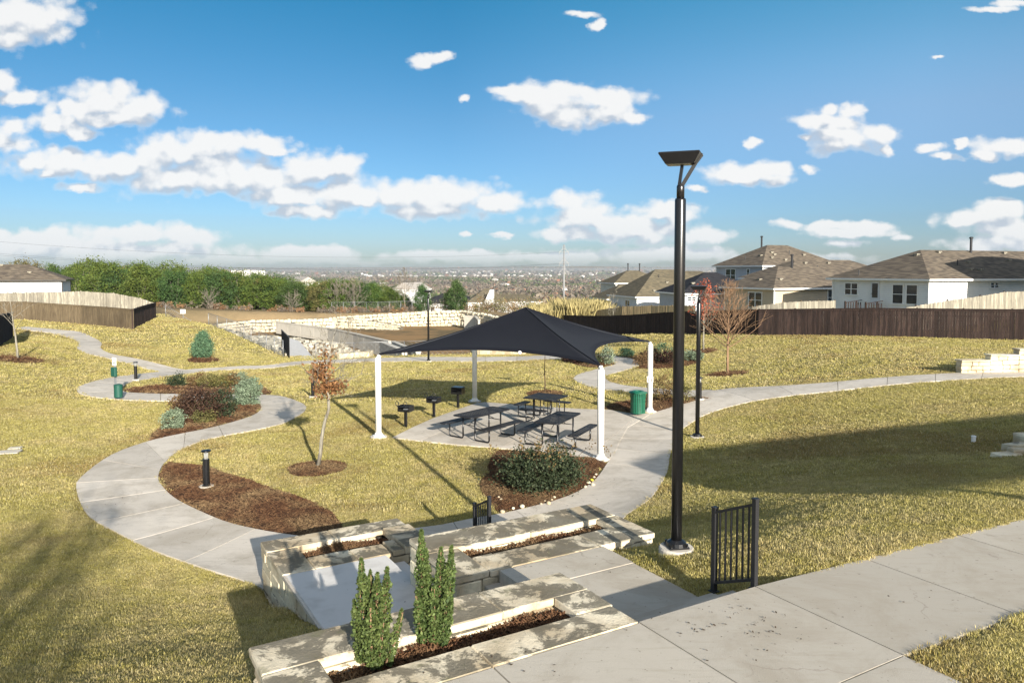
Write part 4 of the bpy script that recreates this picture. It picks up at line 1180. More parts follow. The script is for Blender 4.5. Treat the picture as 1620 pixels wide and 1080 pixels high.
# ------------------------------------------------------------------ shade canopy
PB = [at_z(599, 692, 0), at_z(950, 727, 0), at_z(1028, 652, 0), at_z(751, 634, 0)]
sc_ = thing('shade_canopy', 'large black fabric shade canopy on four white posts over the picnic tables', 'canopy')
TOPZ = 2.60
ctr = Vector((sum(p[0] for p in PB) / 4, sum(p[1] for p in PB) / 4, 3.93))
corner = []
for i, p in enumerate(PB):
    pz = g1(p[0], p[1])
    pst = MB().lathe([(.095, .06), (.095, 2.46), (.085, 2.49)], (p[0], p[1], pz), 20, smooth=True)
    pst.build('post', M['white_paint'], sc_)
    MB().lathe([(.26, -.3), (.26, .035), (.25, .05)], (p[0], p[1], pz), 24).build('concrete_footing', M['pond_concrete'], sc_)
    fl = MB().box((p[0], p[1], pz + .061), (.34, .34, .02), rz=.3, bev=.004)
    fl.lathe([(.14, .07), (.10, .17)], (p[0], p[1], pz), 16)
    fl.build('base_flange', M['white_paint'], sc_)
    d = (ctr - Vector(p)); d.z = 0; d.normalize()
    tp = Vector((p[0], p[1], TOPZ)) + d * .05
    br = MB().bar((p[0] - d.x * .02, p[1] - d.y * .02, 2.45), tp + Vector((0, 0, -.03)), .09, .10)
    br.build('bracket', M['white_paint'], sc_)
    corner.append(tp)
def canopy():
    V, F = [], []; n = 18; m = 12
    for i in range(4):
        a, b = corner[i], corner[(i + 1) % 4]; base = len(V)
        mid = (a + b) / 2; inw = Vector((ctr.x - mid.x, ctr.y - mid.y, 0)).normalized()
        for u in range(n + 1):
            uu_ = u / n; e = a.lerp(b, uu_) + inw * (.85 * 4 * uu_ * (1 - uu_)) + Vector((0, 0, .19 * 4 * uu_ * (1 - uu_)))
            for v in range(m + 1):
                vv = v / m; p = e.lerp(ctr, vv)
                ridge = abs(2 * uu_ - 1)
                p.z -= .14 * math.sin(math.pi * vv) * (1 - .35 * ridge)
                V.append(p)
        for u in range(n):
            for v in range(m):
                q = base + u * (m + 1) + v; F.append((q, q + m + 1, q + m + 2, q + 1))
    return V, F
V, F = canopy()
me = bpy.data.meshes.new('fabric_top'); me.from_pydata([tuple(v) for v in V], [], F); me.materials.append(M['shade_fabric']); me.polygons.foreach_set('use_smooth', [True] * len(F))
fo = link('fabric_top', me, sc_)
sd = fo.modifiers.new('thickness', 'SOLIDIFY'); sd.thickness = .012; sd.offset = 0
for i in range(4):
    a, b = corner[i], corner[(i + 1) % 4]; mid = (a + b) / 2; inw = Vector((ctr.x - mid.x, ctr.y - mid.y, 0)).normalized()
    MB().tube([a.lerp(b, u / 14) + inw * (.85 * 4 * u / 14 * (1 - u / 14)) + Vector((0, 0, .19 * 4 * u / 14 * (1 - u / 14))) for u in range(15)], .022, 6).build('edge_hem', M['shade_fabric'], sc_)
    MB().tube([corner[i].lerp(ctr, v / 12) - Vector((0, 0, .14 * math.sin(math.pi * v / 12) * .65 - .014)) for v in range(13)], .02, 6).build('ridge_seam', M['shade_fabric'], sc_)
mid = (corner[0] + corner[1]) / 2; inw = Vector((ctr.x - mid.x, ctr.y - mid.y, 0)).normalized()
uu_ = .62; pm = corner[0].lerp(corner[1], uu_) + inw * (.85 * 4 * uu_ * (1 - uu_)) + Vector((0, 0, .19 * 4 * uu_ * (1 - uu_)))
MB().sphere(pm + Vector((0, -.05, -.02)), .055).build('cable_clamp', M['white_paint'], sc_)  # white ball clamp on the canopy's edge cable; gives no light
# plaque on the right post
p = Vector(PB[2]); tocam = Vector((-p.x, -p.y, 0)).normalized(); sidev = Vector((-tocam.y, tocam.x, 0))
sg = thing('wall_plaque', 'small white plaque with a black emblem on the right rear canopy post', 'sign')
fz = g1(p.x, p.y) + 1.22
Mx = Matrix((sidev, Vector((0, 0, 1)), -sidev.cross(Vector((0, 0, 1))))).transposed()
def plq(c, d, nm, mat, off): 
    q = p + tocam * (.10 + off) + sidev * c[0] + Vector((0, 0, fz - 0 + c[1] - 0)); q.z = fz + c[1]
    return MB().box(q, d, M=Mx).build(nm, M[mat], sg)
plq((0, 0), (.22, .22, .012), 'plate', 'white_paint', .0)
q = p + tocam * .112; q.z = fz
o_ = MB()
for k in range(16):
    a0_, a1_ = math.pi * (-.15 + 1.3 * k / 16), math.pi * (-.15 + 1.3 * (k + 1) / 16)
    o_.bar(q + sidev * (.05 * math.cos(a0_)) + Vector((0, 0, .02 + .055 * math.sin(a0_))), q + sidev * (.05 * math.cos(a1_)) + Vector((0, 0, .02 + .055 * math.sin(a1_))), .03, .006)
o_.bar(q + sidev * -.045 + Vector((0, 0, .0)), q + sidev * -.045 + Vector((0, 0, -.08)), .028, .006); o_.bar(q + sidev * .045 + Vector((0, 0, .0)), q + sidev * .045 + Vector((0, 0, -.08)), .028, .006)
o_.bar(q + sidev * -.07 + Vector((0, 0, -.085)), q + sidev * -.02 + Vector((0, 0, -.085)), .02, .006); o_.bar(q + sidev * .07 + Vector((0, 0, -.085)), q + sidev * .02 + Vector((0, 0, -.085)), .02, .006)
o_.build('emblem', M['black_paint'], sg)

# ------------------------------------------------------------------ picnic tables
def lattice(mb, x0, x1, y0, y1, z, step=.075, w=.038):
    """expanded-metal look: a grid of strips with real holes"""
    x = x0 + step / 2
    while x < x1: mb.box((x, (y0 + y1) / 2, z), (w, y1 - y0, .005)); x += step
    y = y0 + step / 2
    while y < y1: mb.box(((x0 + x1) / 2, y, z + .0055), (x1 - x0, w, .005)); y += step
def rim(mb, x0, x1, y0, y1, z, r=.022):
    c = .06; pts = []
    for cx_, cy_, a in ((x1 - c, y0 + c, -90), (x1 - c, y1 - c, 0), (x0 + c, y1 - c, 90), (x0 + c, y0 + c, 180)):
        for k in range(4): t = R(a + 30 * k); pts.append((cx_ + c * math.cos(t), cy_ + c * math.sin(t), z))
    pts.append(pts[0]); mb.tube(pts, r, 6, cap=False)
def plate(name, x0, x1, y0, y1, z, par):
    mb = MB(); lattice(mb, x0 + .02, x1 - .02, y0 + .02, y1 - .02, z); rim(mb, x0, x1, y0, y1, z - .006); return mb.build(name, M['black_paint'], par)
def bench_leg(mb, x, y0, ys, zt=.42, r=.026):
    """U-shaped runner: down from the table edge, along the ground, up under the bench"""
    s = 1 if ys > y0 else -1
    mb.tube([(x, y0, .70), (x, y0, .07), (x, y0 + s * .03, .03), (x, y0 + s * .07, .021), (x, ys - s * .07, .021), (x, ys - s * .03, .03), (x, ys, .07), (x, ys, zt)], r, 7)
def picnic(label, loc, ang):
    r = thing('picnic_table', label, 'picnic table', loc, ang, 'black steel picnic tables under the canopy')
    plate('tabletop', -.93, .93, -.37, .37, .755, r)
    for s in (-1, 1):
        plate('bench', -.93, .93, s * .80 - .13, s * .80 + .13, .445, r)
        for x in (-.62, .62):
            mb = MB(); bench_leg(mb, x, s * .24, s * .80); mb.build('leg', M['black_metal'], r)
    mb = MB()
    for x in (-.62, .62):
        mb.bar((x, -.34, .715), (x, .34, .715), .03, .03); mb.tube([(x, -.24, .45), (x, .24, .45)], .014, 6)
        for s in (-1, 1): mb.bar((x, s * .70, .425), (x, s * .90, .425), .03, .02)
        mb.tube([(x, 0, .45), (x * .15, 0, .715)], .012, 6)
    mb.build('brace', M['black_metal'], r)
    return r
zp = .034
picnic('long black picnic table at the left of the pad, closest to the grills', (-.93, 23.2, zp + .0), R(52))
picnic('long black picnic table nearest the front right canopy post', (1.38, 22.35, zp), R(64))
r = thing('picnic_table', 'square black picnic table at the back of the pad with short benches', 'picnic table', (1.18, 26.05, zp), R(-30), 'black steel picnic tables under the canopy')
plate('tabletop', -.58, .58, -.58, .58, .755, r)
for dx, dy in ((-1, 0), (0, -1), (0, 1)):
    if dx: plate('bench', dx * .95 - .13, dx * .95 + .13, -.40, .40, .445, r)
    else: plate('bench', -.48, .48, dy * .95 - .13, dy * .95 + .13, .445, r)
    for s in (-.26, .26):
        mb = MB(); pts = [(0, .35, .70), (0, .35, .07), (0, .38, .03), (0, .42, .021), (0, .88, .021), (0, .92, .03), (0, .95, .07), (0, .95, .42)]
        if dx: mb.tube([(dx * y, s, z) for _, y, z in pts], .02, 7)
        else: mb.tube([(s, dy * y, z) for _, y, z in pts], .02, 7)
        mb.build('leg', M['black_metal'], r)
mb = MB(); mb.bar((-.5, 0, .72), (.5, 0, .72), .03); mb.bar((0, -.5, .72), (0, .5, .72), .03)
for a, b in ((.35, .35), (.35, -.35)): mb.tube([(a, b, 0.0), (a, b, .73)], .02, 7)
mb.build('brace', M['black_metal'], r)

# ------------------------------------------------------------------ grills
def grill(label, px, py, rz, closed=False):
    g = gp(px, py); r = thing('park_grill', label, 'grill', g, rz, 'black park grills on posts')
    MB().box((0, 0, .24), (.085, .085, .62), bev=.005).build('post', M['rust'] if False else M['black_metal'], r)
    t = .012
    mb = MB(); z0, z1 = .55, .74
    mb.box((0, 0, z0), (.42, .34, t)); mb.box((0, .17, (z0 + z1) / 2 + .0), (.42, t, z1 - z0)); mb.box((-.21, 0, (z0 + z1) / 2), (t, .328, z1 - z0)); mb.box((.21, 0, (z0 + z1) / 2), (t, .328, z1 - z0)); mb.box((0, -.17, z0 + .04), (.42, t, .08))
    if closed: mb.box((0, .0, z1 + .035), (.44, .36, .07), bev=.02)
    mb.build('firebox', M['black_metal'], r)
    gr = MB()
    for k in range(14): gr.bar((-.19 + k * .0292, -.16, .70), (-.19 + k * .0292, .16, .70), .008)
    for y in (-.16, .16): gr.bar((-.2, y, .70), (.2, y, .70), .012)
    gr.build('grate', M['black_paint'], r)
    mb = MB(); mb.box((.12, -.22, .66), (.14, .1, .015)); mb.build('shelf', M['galvanised'] if not closed else M['black_metal'], r)
    for x in (-.22, .08):
        if closed: continue
        h = MB(); h.tube([(x + .06 * math.cos(a), -.18, .82 + .075 * math.sin(a)) for a in np.linspace(-1.57, 4.71, 14)], .011, 6, cap=False); h.tube([(x, -.18, .745), (x, -.18, .70)], .008, 6); h.build('handle', M['black_metal'], r)
grill('front grill of the row, nearest the left white canopy post', 642, 676, R(-20))
grill('middle grill of the three, with two ring handles', 686.5, 660.4, R(-20))
grill('rear grill with a closed hood, near the back canopy post', 724.6, 645, R(-20), True)

# ------------------------------------------------------------------ litter bin
g = at_z(1009, 655, .03)
r = thing('trash_can', 'green slatted steel trash can beside the rear right canopy post', 'trash can', (g[0], g[1], .034))
prof = lambda z: .255 + .035 * (z / .8) ** 3 + .012 * ((.8 - z) / .8) ** 4
for k in range(26):
    a = 2 * math.pi * k / 26; mb = MB(); pts = [(prof(z), z) for z in np.linspace(.05, .78, 7)]
    w = .021; vs = []; fs = []
    for rr, z in pts:
        for s in (-w, w):
            for dr in (0, -.006):
                x, y = rr + dr, s; vs.append((x * math.cos(a) - y * math.sin(a), x * math.sin(a) + y * math.cos(a), z))
    for i in range(6):
        q = i * 4; fs += [(q, q + 2, q + 6, q + 4), (q + 1, q + 5, q + 7, q + 3), (q, q + 4, q + 5, q + 1), (q + 2, q + 3, q + 7, q + 6)]
    mb.add(vs, fs).build('slat', M['green_paint'], r)
for z in (.07, .42, .62): MB().tube([((prof(z) - .012) * math.cos(a), (prof(z) - .012) * math.sin(a), z) for a in np.linspace(0, 2 * math.pi, 25)], .010, 5, cap=False).build('hoop', M['green_paint'], r)
MB().tube([(.315 * math.cos(a), .315 * math.sin(a), .79) for a in np.linspace(0, 2 * math.pi, 33)], .018, 7, cap=False).build('rim', M['green_paint'], r)
MB().lathe([(.235, .06), (.235, .74), (.225, .745), (.22, .2)], n=28, smooth=False).build('liner', M['black_paint'], r)
mb = MB(); v = []
n_ = 28
for rr, z in ((.31, .80), (.20, .845), (.12, .845), (.12, .80)):
    for k in range(n_): v.append((rr * math.cos(2 * math.pi * k / n_), rr * math.sin(2 * math.pi * k / n_), z))
mb.add(v, [(i * n_ + k, i * n_ + (k + 1) % n_, (i + 1) * n_ + (k + 1) % n_, (i + 1) * n_ + k) for i in range(3) for k in range(n_)]).build('lid', M['green_paint'], r)

# ------------------------------------------------------------------ dog-waste station
g = gp(183.5, 631); ps = thing('pet_waste_station', 'dog-waste station: grey post with white sign, green bag box and green bin', 'pet station', g, R(-25))
MB().box((0, 0, .85), (.06, .06, 1.75)).build('post', M['galvanised'], ps)
MB().box((0, -.035, 1.55), (.24, .008, .33), bev=.002).build('sign_panel', M['white_paint'], ps)
mb = MB(); mb.box((0, -.0405, 1.645), (.17, .003, .03)); mb.box((0, -.0405, 1.595), (.13, .003, .022)); mb.box((-.01, -.0405, 1.50), (.08, .003, .05)); mb.box((.04, -.0405, 1.535), (.035, .003, .035)); mb.box((-.04, -.0405, 1.465), (.012, .003, .04)); mb.box((.02, -.0405, 1.465), (.012, .003, .04))
mb.build('dog_pictogram', M['dark_green'], ps)
MB().box((.04, -.09, 1.13), (.27, .12, .38), bev=.02).build('bag_dispenser', M['dark_green'], ps)
mb = MB(); mb.lathe([(.16, .10), (.165, .12), (.165, .58), (.17, .59), (.17, .62), (.05, .65)], (.22, -.05, 0), 22); mb.build('bin', M['dark_green'], ps)
MB().bar((.03, -.03, .35), (.08, -.04, .35), .03).build('bin_bracket', M['galvanised'], ps)

# small things in the grass
for px, py, w, lab in ((14, 716, .42, 'grey utility box lid set flush in the left lawn, front one of two'), (24, 709.5, .24, 'smaller grey utility box lid set flush in the left lawn, rear one of two')):
    g = gp(px, py); u = thing('utility_box', lab, 'utility lid', (g[0], g[1], g[2] + .015), .3)
    MB().box((0, 0, 0), (w * 1.35, w, .05), bev=.006).build('lid', M['pond_concrete'], u); MB().box((0, 0, -.06), (w * 1.35 + .05, w + .05, .12)).build('frame', M['black_paint'], u)
g = gp(1540, 699); u = thing('marker_stub', 'short white pipe stub standing in the right lawn', 'pipe', g)
MB().lathe([(.05, -.1), (.05, .13), (.058, .13), (.058, .16), (.03, .165)], n=12).build('pipe', M['white_paint'], u); MB().lathe([(.02, .16), (.02, .18)], n=8).build('cap', M['pond_concrete'], u)
for k, (px, py, sx, sy, sz, rz, lab) in enumerate(((1607, 713, .55, .3, .22, .3, 'pale limestone block lying in the grass at the right edge, upper one'), (1592, 722, .6, .3, .12, .2, 'low grey limestone slab lying in the grass at the right edge, left one'), (1612, 720, .4, .28, .2, -.1, 'pinkish limestone block at the right edge of the lawn, lower one'), (1628, 703, .6, .4, .3, .1, 'limestone block at the very right edge above the others'))):
    g = gp(px, py); tag(MB().box((0, 0, sz / 2 - .04), (sx, sy, sz), bev=.03, jit=.02, rng=rs).build('limestone_block', M['wall_stone'], None, g, rz), lab, 'rock', 'loose limestone blocks')
rr = random.Random(8)
cob = [(789,789),(793,792.5),(847,793),(862,795),(868,798.5),(873,793),(877,789.5),(931,766),(936,762),(940,757),(943,752.5),(926,772),(922,763),(938,769),(856,799),(826,804),(812,806.5),(795,812)]
for k, (px, py) in enumerate(cob):
    g = gp(px, py); s = rr.uniform(.03, .065)
    mb = MB(); mb.sphere((0, 0, 0), s, 9, 6); mb.v = [(x * rr.uniform(.85, 1.2), y * rr.uniform(.7, 1.0), z * .7 * rr.uniform(.9, 1.1)) for x, y, z in mb.v]
    yel = k == 8
    if yel: material('yellow_paint', (.72, .65, .04), .6)
    ORD = ['leftmost', 'second', 'third', 'fourth', 'fifth', 'sixth', 'seventh', 'eighth', 'ninth', 'tenth', 'eleventh', 'twelfth', 'thirteenth', 'fourteenth', 'fifteenth', 'sixteenth', 'seventeenth', 'rightmost']
    rk = sorted([c for i, c in enumerate(cob) if i != 8]).index((px, py)) if not yel else 0
    tag(mb.build('river_stone', M['yellow_paint'] if yel else M['wall_stone'], None, (g[0], g[1], g[2] + .03 + s * .3), rr.uniform(0, 3)), 'bright yellow painted stone on the edge of the holly bed' if yel else ORD[rk] + (' from the left' if rk else '') + ' of the pale stones edging the bed of the largest shrub', 'rock', None if yel else 'pale stones along the holly bed')

# ------------------------------------------------------------------ plants
def quads(P, size, r, asp=.55, up=0.0, orient=None):
    n = len(P)
    nrm = r.normal(size=(n, 3)); nrm[:, 2] += up
    if orient is not None: nrm += orient
    nrm /= np.linalg.norm(nrm, axis=1, keepdims=True)
    t = r.normal(size=(n, 3)); t -= (t * nrm).sum(1, keepdims=True) * nrm; t /= np.linalg.norm(t, axis=1, keepdims=True)
    b = np.cross(nrm, t); s = (np.asarray(size) * r.uniform(.65, 1.35, n))[:, None]
    V = np.stack([P - t * s, P + b * s * asp - t * s * .1, P + t * s, P - b * s * asp - t * s * .1], 1).reshape(-1, 3)
    F = np.arange(4 * n).reshape(n, 4)
    return V, F

def clump_points(r, n_cl, n_leaf, rx, ry, rz, cz, cr, shape='round', fill=.55):
    """leaf positions gathered in clumps through an uneven crown volume"""
    d = r.normal(size=(n_cl, 3)); d /= np.linalg.norm(d, axis=1, keepdims=True)
    rad = r.uniform(fill, 1.0, n_cl) ** .6 * (1 + .13 * np.sin(d[:, 0] * 5 + d[:, 1] * 4) + .1 * r.normal(size=n_cl))
    C = d * rad[:, None] * np.array([rx, ry, rz])
    if shape == 'cone':
        h = (C[:, 2] / rz + 1) / 2; k = np.clip(1.25 - 1.0 * h, .12, 1.0) * np.clip(.75 + h * 1.2, 0, 1); C[:, 0] *= k; C[:, 1] *= k
    C[:, 2] += cz
    cs = cr * r.uniform(.6, 1.3, n_cl)
    P = np.repeat(C, n_leaf, 0) + r.normal(size=(n_cl * n_leaf, 3)) * np.repeat(cs, n_leaf)[:, None] * np.array([1, 1, .75])
    return P, C

def stems_mesh(name, C, base, mat, r0=.02, seed=0, wob=.05):
    rr = random.Random(seed); mb = MB()
    for c in C:
        c = Vector(c); b = Vector(base) + Vector((rr.uniform(-.04, .04), rr.uniform(-.04, .04), 0)); m = b.lerp(c, .5) + Vector((rr.uniform(-wob, wob), rr.uniform(-wob, wob), wob))
        mb.tube([b, m, c], [r0, r0 * .7, r0 * .3], 5, cap=False)
    return mb.mesh(name, mat)

def shrub(name, label, cat, px, py, w, h, leaf, size, n_cl, n_leaf, seed, shape='round', group=None, fill=.55, cr=None, stem='bark_dark', stems=9, loc=None, rxy=1.0, lift=.0):
    g = loc or gp(px, py); r = np.random.default_rng(seed)
    root = thing(name, label, cat, g, 0, group)
    rx, rz = w / 2 * .86, h / 2 * .88
    P, C = clump_points(r, n_cl, n_leaf, rx, rx * rxy, rz, h / 2 + lift, cr or w * .09, shape, fill)
    P = P[P[:, 2] > .02]
    link('foliage', np_mesh('foliage', *quads(P, size, r), M[leaf]), root)
    link('stems', stems_mesh('stems', C[:stems], (0, 0, -.05), M[stem], max(.008, w * .012), seed), root)
    return root

# upright evergreens in the near planter: several tight spires each
def upright(label, base, spires, seed):
    r = np.random.default_rng(seed); root = thing('columnar_shrub', label, 'shrub', base, 0, 'upright evergreen shrubs in the near planter')
    PP, SZ = [], []; mb = MB()
    for (dx, dy, h, w, tx, ty) in spires:
        h = h * .84
        w = w * .86; n = int(2300 * h * w / .16)
        z = r.uniform(.06, 1, n) ** .9
        wid = w / 2 * np.clip(np.minimum(1.0, .45 + z * 1.6) * np.clip((1.03 - z) * 3.2, .12, 1), 0, 1) * (1 + .22 * np.sin(z * 37 + dx * 40) * r.uniform(.5, 1, n))
        a = r.uniform(0, 6.283, n); q = np.sqrt(r.uniform(.12, 1, n))
        x = dx + tx * z + wid * q * np.cos(a); y = dy + ty * z + wid * q * np.sin(a)
        PP.append(np.column_stack([x, y, z * h]))
        for k in range(3):
            o = Vector((dx + r.uniform(-.02, .02), dy + r.uniform(-.02, .02), 0)); mb.tube([(dx * .6, dy * .6, -.03), o + Vector((tx * .5, ty * .5, h * .5)), o + Vector((tx, ty, h * .96))], [.009, .006, .003], 5)
    P = np.vstack(PP); V, F = quads(P, .0165, r, .6, orient=np.array([0, 0, .4]))
    link('foliage', np_mesh('foliage', V, F, M['leaf_boxwood']), root); mb.build('stems', M['bark_tan'], root)
zb = 1.77
def onp(px, py): return at_z(px, py, zb)
b1 = onp(590, 1058); b2 = onp(686, 1024)
upright('left upright evergreen shrub with a small side shoot, in the near planter', b1, [(-.07, .0, 1.16, .13, -.02, 0), (-.02, .05, 1.00, .12, -.01, .02), (.02, -.02, 1.02, .13, .03, 0), (.075, .03, 1.05, .13, .05, 0), (-.11, .02, .72, .10, -.05, 0), (.0, -.05, .72, .16, 0, -.02), (.13, 0, .62, .09, .12, .02), (.05, -.04, .55, .13, .04, -.02)], 21)
upright('right upright evergreen shrub, the tallest one, in the near planter', b2, [(-.075, 0, 1.30, .16, -.03, 0), (-.05, .03, .98, .15, -.03, 0), (.05, .02, 1.10, .14, .02, 0), (.10, -.01, 1.13, .13, .07, 0), (.01, -.04, .72, .15, 0, -.02), (.09, -.04, .70, .15, .04, -.02), (-.10, -.03, .62, .12, -.04, 0)], 22)

shrub('holly_shrub', 'largest dark green shrub spreading over the mulch bed in front of the canopy', 'shrub', 857, 777, 1.85, 1.0, 'leaf_holly', .035, 150, 60, 31, rxy=.75)
hx = gp(857, 775); rh = np.random.default_rng(310)
tw = [(rh.normal() * .62, rh.normal() * .42, rh.uniform(.75, 1.12)) for _ in range(26)]
hs_ = [o for o in scene.objects if o.name == 'holly_shrub'][0]
Pt = np.repeat(np.array(tw), 16, 0) + rh.normal(size=(26 * 16, 3)) * (.05, .05, .10)
link('young_shoots', np_mesh('young_shoots', *quads(Pt, .032, rh), M['leaf_brown']), hs_); link('twigs', stems_mesh('twigs', tw, (0, 0, 0), M['bark_dark'], .012, 4), hs_)
shrub('holly_shrub', 'low dark leafy shoot at the left foot of the largest shrub', 'shrub', 818, 765, 1.0, .7, 'leaf_brown', .03, 50, 30, 32)
shrub('conical_shrub', 'dense blue-green cone-shaped shrub alone on the lawn at left', 'shrub', 321, 567, 1.55, 1.85, 'leaf_bluegreen', .05, 260, 46, 33, 'cone', fill=.75, cr=.10)
shrub('sage_shrub', 'rounded grey-green shrub at the right tip of the island bed by the walk', 'shrub', 394, 642, .98, 1.15, 'leaf_sage', .035, 120, 50, 34, fill=.7)
shrub('sage_shrub', 'small silvery grey-green shrub at the left end of the island bed', 'shrub', 275, 681, .72, .70, 'leaf_sage', .028, 70, 45, 35, fill=.7)
shrub('red_shrub', 'wide dark reddish shrub in the middle of the island bed', 'shrub', 322, 664, 1.75, 1.15, 'leaf_red', .035, 110, 42, 36)
shrub('red_shrub', 'dark green and red shrub at the right of the island bed', 'shrub', 348, 661, 1.25, 1.10, 'leaf_holly', .035, 90, 42, 37)
shrub('red_shrub', 'loose brownish shrub behind the small silvery one in the island bed', 'shrub', 288, 657, 1.0, .85, 'leaf_brown', .035, 55, 34, 38)
shrub('low_shrub', 'low sparse green shrub at the front of the island bed', 'shrub', 325, 670, .9, .45, 'leaf_olive', .03, 40, 30, 39)
for k, (px, py, w, h, lf, lab) in enumerate(((280, 612, .95, .62, 'leaf_holly', 'small green shrub alone at the left of the upper mulch bed'), (315, 613, .95, .72, 'leaf_brown', 'brown twiggy shrub, leftmost of the row in the upper bed'), (332, 616, 1.1, .75, 'leaf_olive', 'olive feathery shrub in the middle of the row in the upper bed'), (350, 616, 1.1, .70, 'leaf_olive', 'olive shrub right of the middle in the upper bed row'), (366, 615, 1.0, .78, 'leaf_brown', 'reddish brown shrub near the right end of the upper bed row'), (379, 614, .8, .85, 'leaf_sage', 'pale grey-green shrub at the right end of the upper bed row'))):
    shrub('low_shrub', lab, 'shrub', px, py, w, h, lf, .035, 55, 30, 50 + k)
for k, (px, py, w, h, lf, lab) in enumerate(((962, 577, .95, 1.05, 'leaf_sage', 'grey-green shrub showing beside the right lower corner of the canopy'), (940, 577, 1.2, .7, 'leaf_holly', 'dark green shrub under the canopy edge near the rear walk'), (922, 575, 1.3, .65, 'leaf_red', 'dark red shrub left of the grey-green one by the rear walk'), (905, 572, 1.2, .7, 'leaf_red', 'dark low shrub at the left end of the bed behind the canopy'),
        (991, 565, .95, .6, 'leaf_bluegreen', 'small round green shrub at the far left of the right island bed'), (1018, 577, 1.2, .75, 'leaf_brown', 'brown shrub at the left of the right island bed'), (1032, 574, 1.1, .95, 'leaf_red', 'reddish shrub behind the white canopy post in the right island bed'), (1050, 572, 1.5, 1.05, 'leaf_bluegreen', 'large blue-green shrub in the middle of the right island bed'), (1060, 576, 1.3, .8, 'leaf_red', 'reddish shrub just left of the tall lamp in the right island bed'), (1087, 571, 1.0, .62, 'leaf_sage', 'grey-green shrub right of the tall lamp in the right island bed'), (1101, 572, .9, .55, 'leaf_sage', 'grey-green shrub at the right end of the right island bed'))):
    shrub('bed_shrub', lab, 'shrub', px, py, w, h, lf, .04, 55, 28, 70 + k)
shrub('open_shrub', 'open brown-leaved shrub in the mulch behind the trash can', 'shrub', 1048, 636, 1.15, 1.15, 'leaf_brown', .032, 70, 22, 90, fill=.3, stems=20)
shrub('open_shrub', 'sparse green and brown shrub right of the tall lamp in the mulch bed', 'shrub', 1082, 637, 1.0, .8, 'leaf_olive', .03, 50, 18, 91, fill=.3, stems=16)

# bare and autumn trees --------------------------------------------------
def grow(mb, rr, p, d, length, rad, depth, tips, spread, up, kids, wob=.12, sides=5, minr=.003):
    n = 4; pts = [Vector(p)]; rs_ = [rad]; d = Vector(d).normalized()
    for i in range(n):
        d = (d + Vector((rr.uniform(-wob, wob), rr.uniform(-wob, wob), rr.uniform(-wob, wob) + up * .12))).normalized()
        pts.append(pts[-1] + d * length / n); rs_.append(max(minr, rad * (1 - .62 * (i + 1) / n)))
    mb.tube(pts, rs_, sides, cap=False)
    if depth == 0: tips.append(pts[-1]); tips.append(pts[2]); return
    for k in range(kids):
        f = rr.uniform(.3, 1.0); i = min(n - 1, int(f * n)); q = pts[i].lerp(pts[i + 1], f * n - i)
        a = rr.uniform(0, 6.283); perp = d.cross(Vector((math.cos(a), math.sin(a), .3))).normalized()
        nd = d * (1 - spread) + perp * spread + Vector((0, 0, up * .3))
        grow(mb, rr, q, nd, length * rr.uniform(.45, .7), max(minr, rs_[i] * .55), depth - 1, tips, spread, up, max(2, kids - 1), wob, max(3, sides - 1), minr)

def tree(name, label, loc, trunk_pts, radii, branches, bark, seed, leaves=None, depth=2, group=None, kids=4, minr=.004):
    """branches: list of (height fraction, azimuth, elevation, length)"""
    root = thing(name, label, 'tree', loc, 0, group); rr = random.Random(seed); tips = []
    mb = MB(); mb.tube(trunk_pts, radii, 9); mb.build('trunk', M[bark], root)
    bm = MB(); T = [Vector(p) for p in trunk_pts]
    for (f, az, el, ln) in branches:
        x = f * (len(T) - 1); i = min(len(T) - 2, int(x)); q = T[i].lerp(T[i + 1], x - i)
        d = Vector((math.cos(az) * math.cos(el), math.sin(az) * math.cos(el), math.sin(el)))
        grow(bm, rr, q, d, ln, max(.006, radii[i] * .42), depth - 1, tips, .5, .5, kids, minr=minr)
    bm.build('branches', M[bark], root)
    if leaves:
        mat, size, n, sd, filt = leaves
        r = np.random.default_rng(seed); tp = np.array([t for t in tips if filt(t)])
        if len(tp):
            P = tp[r.integers(0, len(tp), n)] + r.normal(size=(n, 3)) * sd
            link('leaves', np_mesh('leaves', *quads(P, size, r, .6), M[mat]), root)
    return root

rt = random.Random(12)
# young oak with a leaning pale trunk and two clumps of orange leaves
c = RINGS['oak'][0]; sc1 = c[1] / 1190.0
def off(px, py, dz=0): # offset in metres from the tree foot, for a point seen at that height
    return ((px - 502) * sc1, dz, (741 - py) * sc1)
tp = [off(502, 744), off(507, 715, .03), off(509, 690, .05), off(514, 665, .08), off(521, 645, .05), off(521, 625, .02), off(517, 600, .0), off(520, 570, -.03), off(528, 540, 0), off(534, 515, .02)]
def fb(px, py, r_): x, _, z = off(px, py); return lambda t: math.hypot(t.x - x, t.z - z) < r_
A = off(512, 583); B = off(525, 607)
br = [(f_, rt.uniform(0, 6.28), rt.uniform(.1, .9), rt.uniform(.5, .95)) for f_ in (.52, .55, .58, .6, .63, .66, .68, .71, .74, .78, .82, .86, .9, .94)] + [(.62, 0.1, .35, 1.0), (.7, -.2, .5, 1.1), (.8, .3, .8, 1.0), (.64, 3.0, .3, .5)]
oak = tree('young_oak', 'young oak with leaning pale trunk and two clumps of orange leaves', c, tp, [.062, .05, .045, .042, .04, .034, .026, .02, .013, .007], br, 'bark_pale', 5, None, 3, kids=4, minr=.0035)
r = np.random.default_rng(9); P = np.vstack([np.array(off(508, 585)) + r.normal(size=(560, 3)) * (.12, .14, .12), np.array(off(527, 608)) + r.normal(size=(480, 3)) * (.17, .16, .09), np.array(off(513, 612)) + r.normal(size=(160, 3)) * (.10, .12, .12), np.array(off(520, 565)) + r.normal(size=(90, 3)) * (.10, .1, .16)])
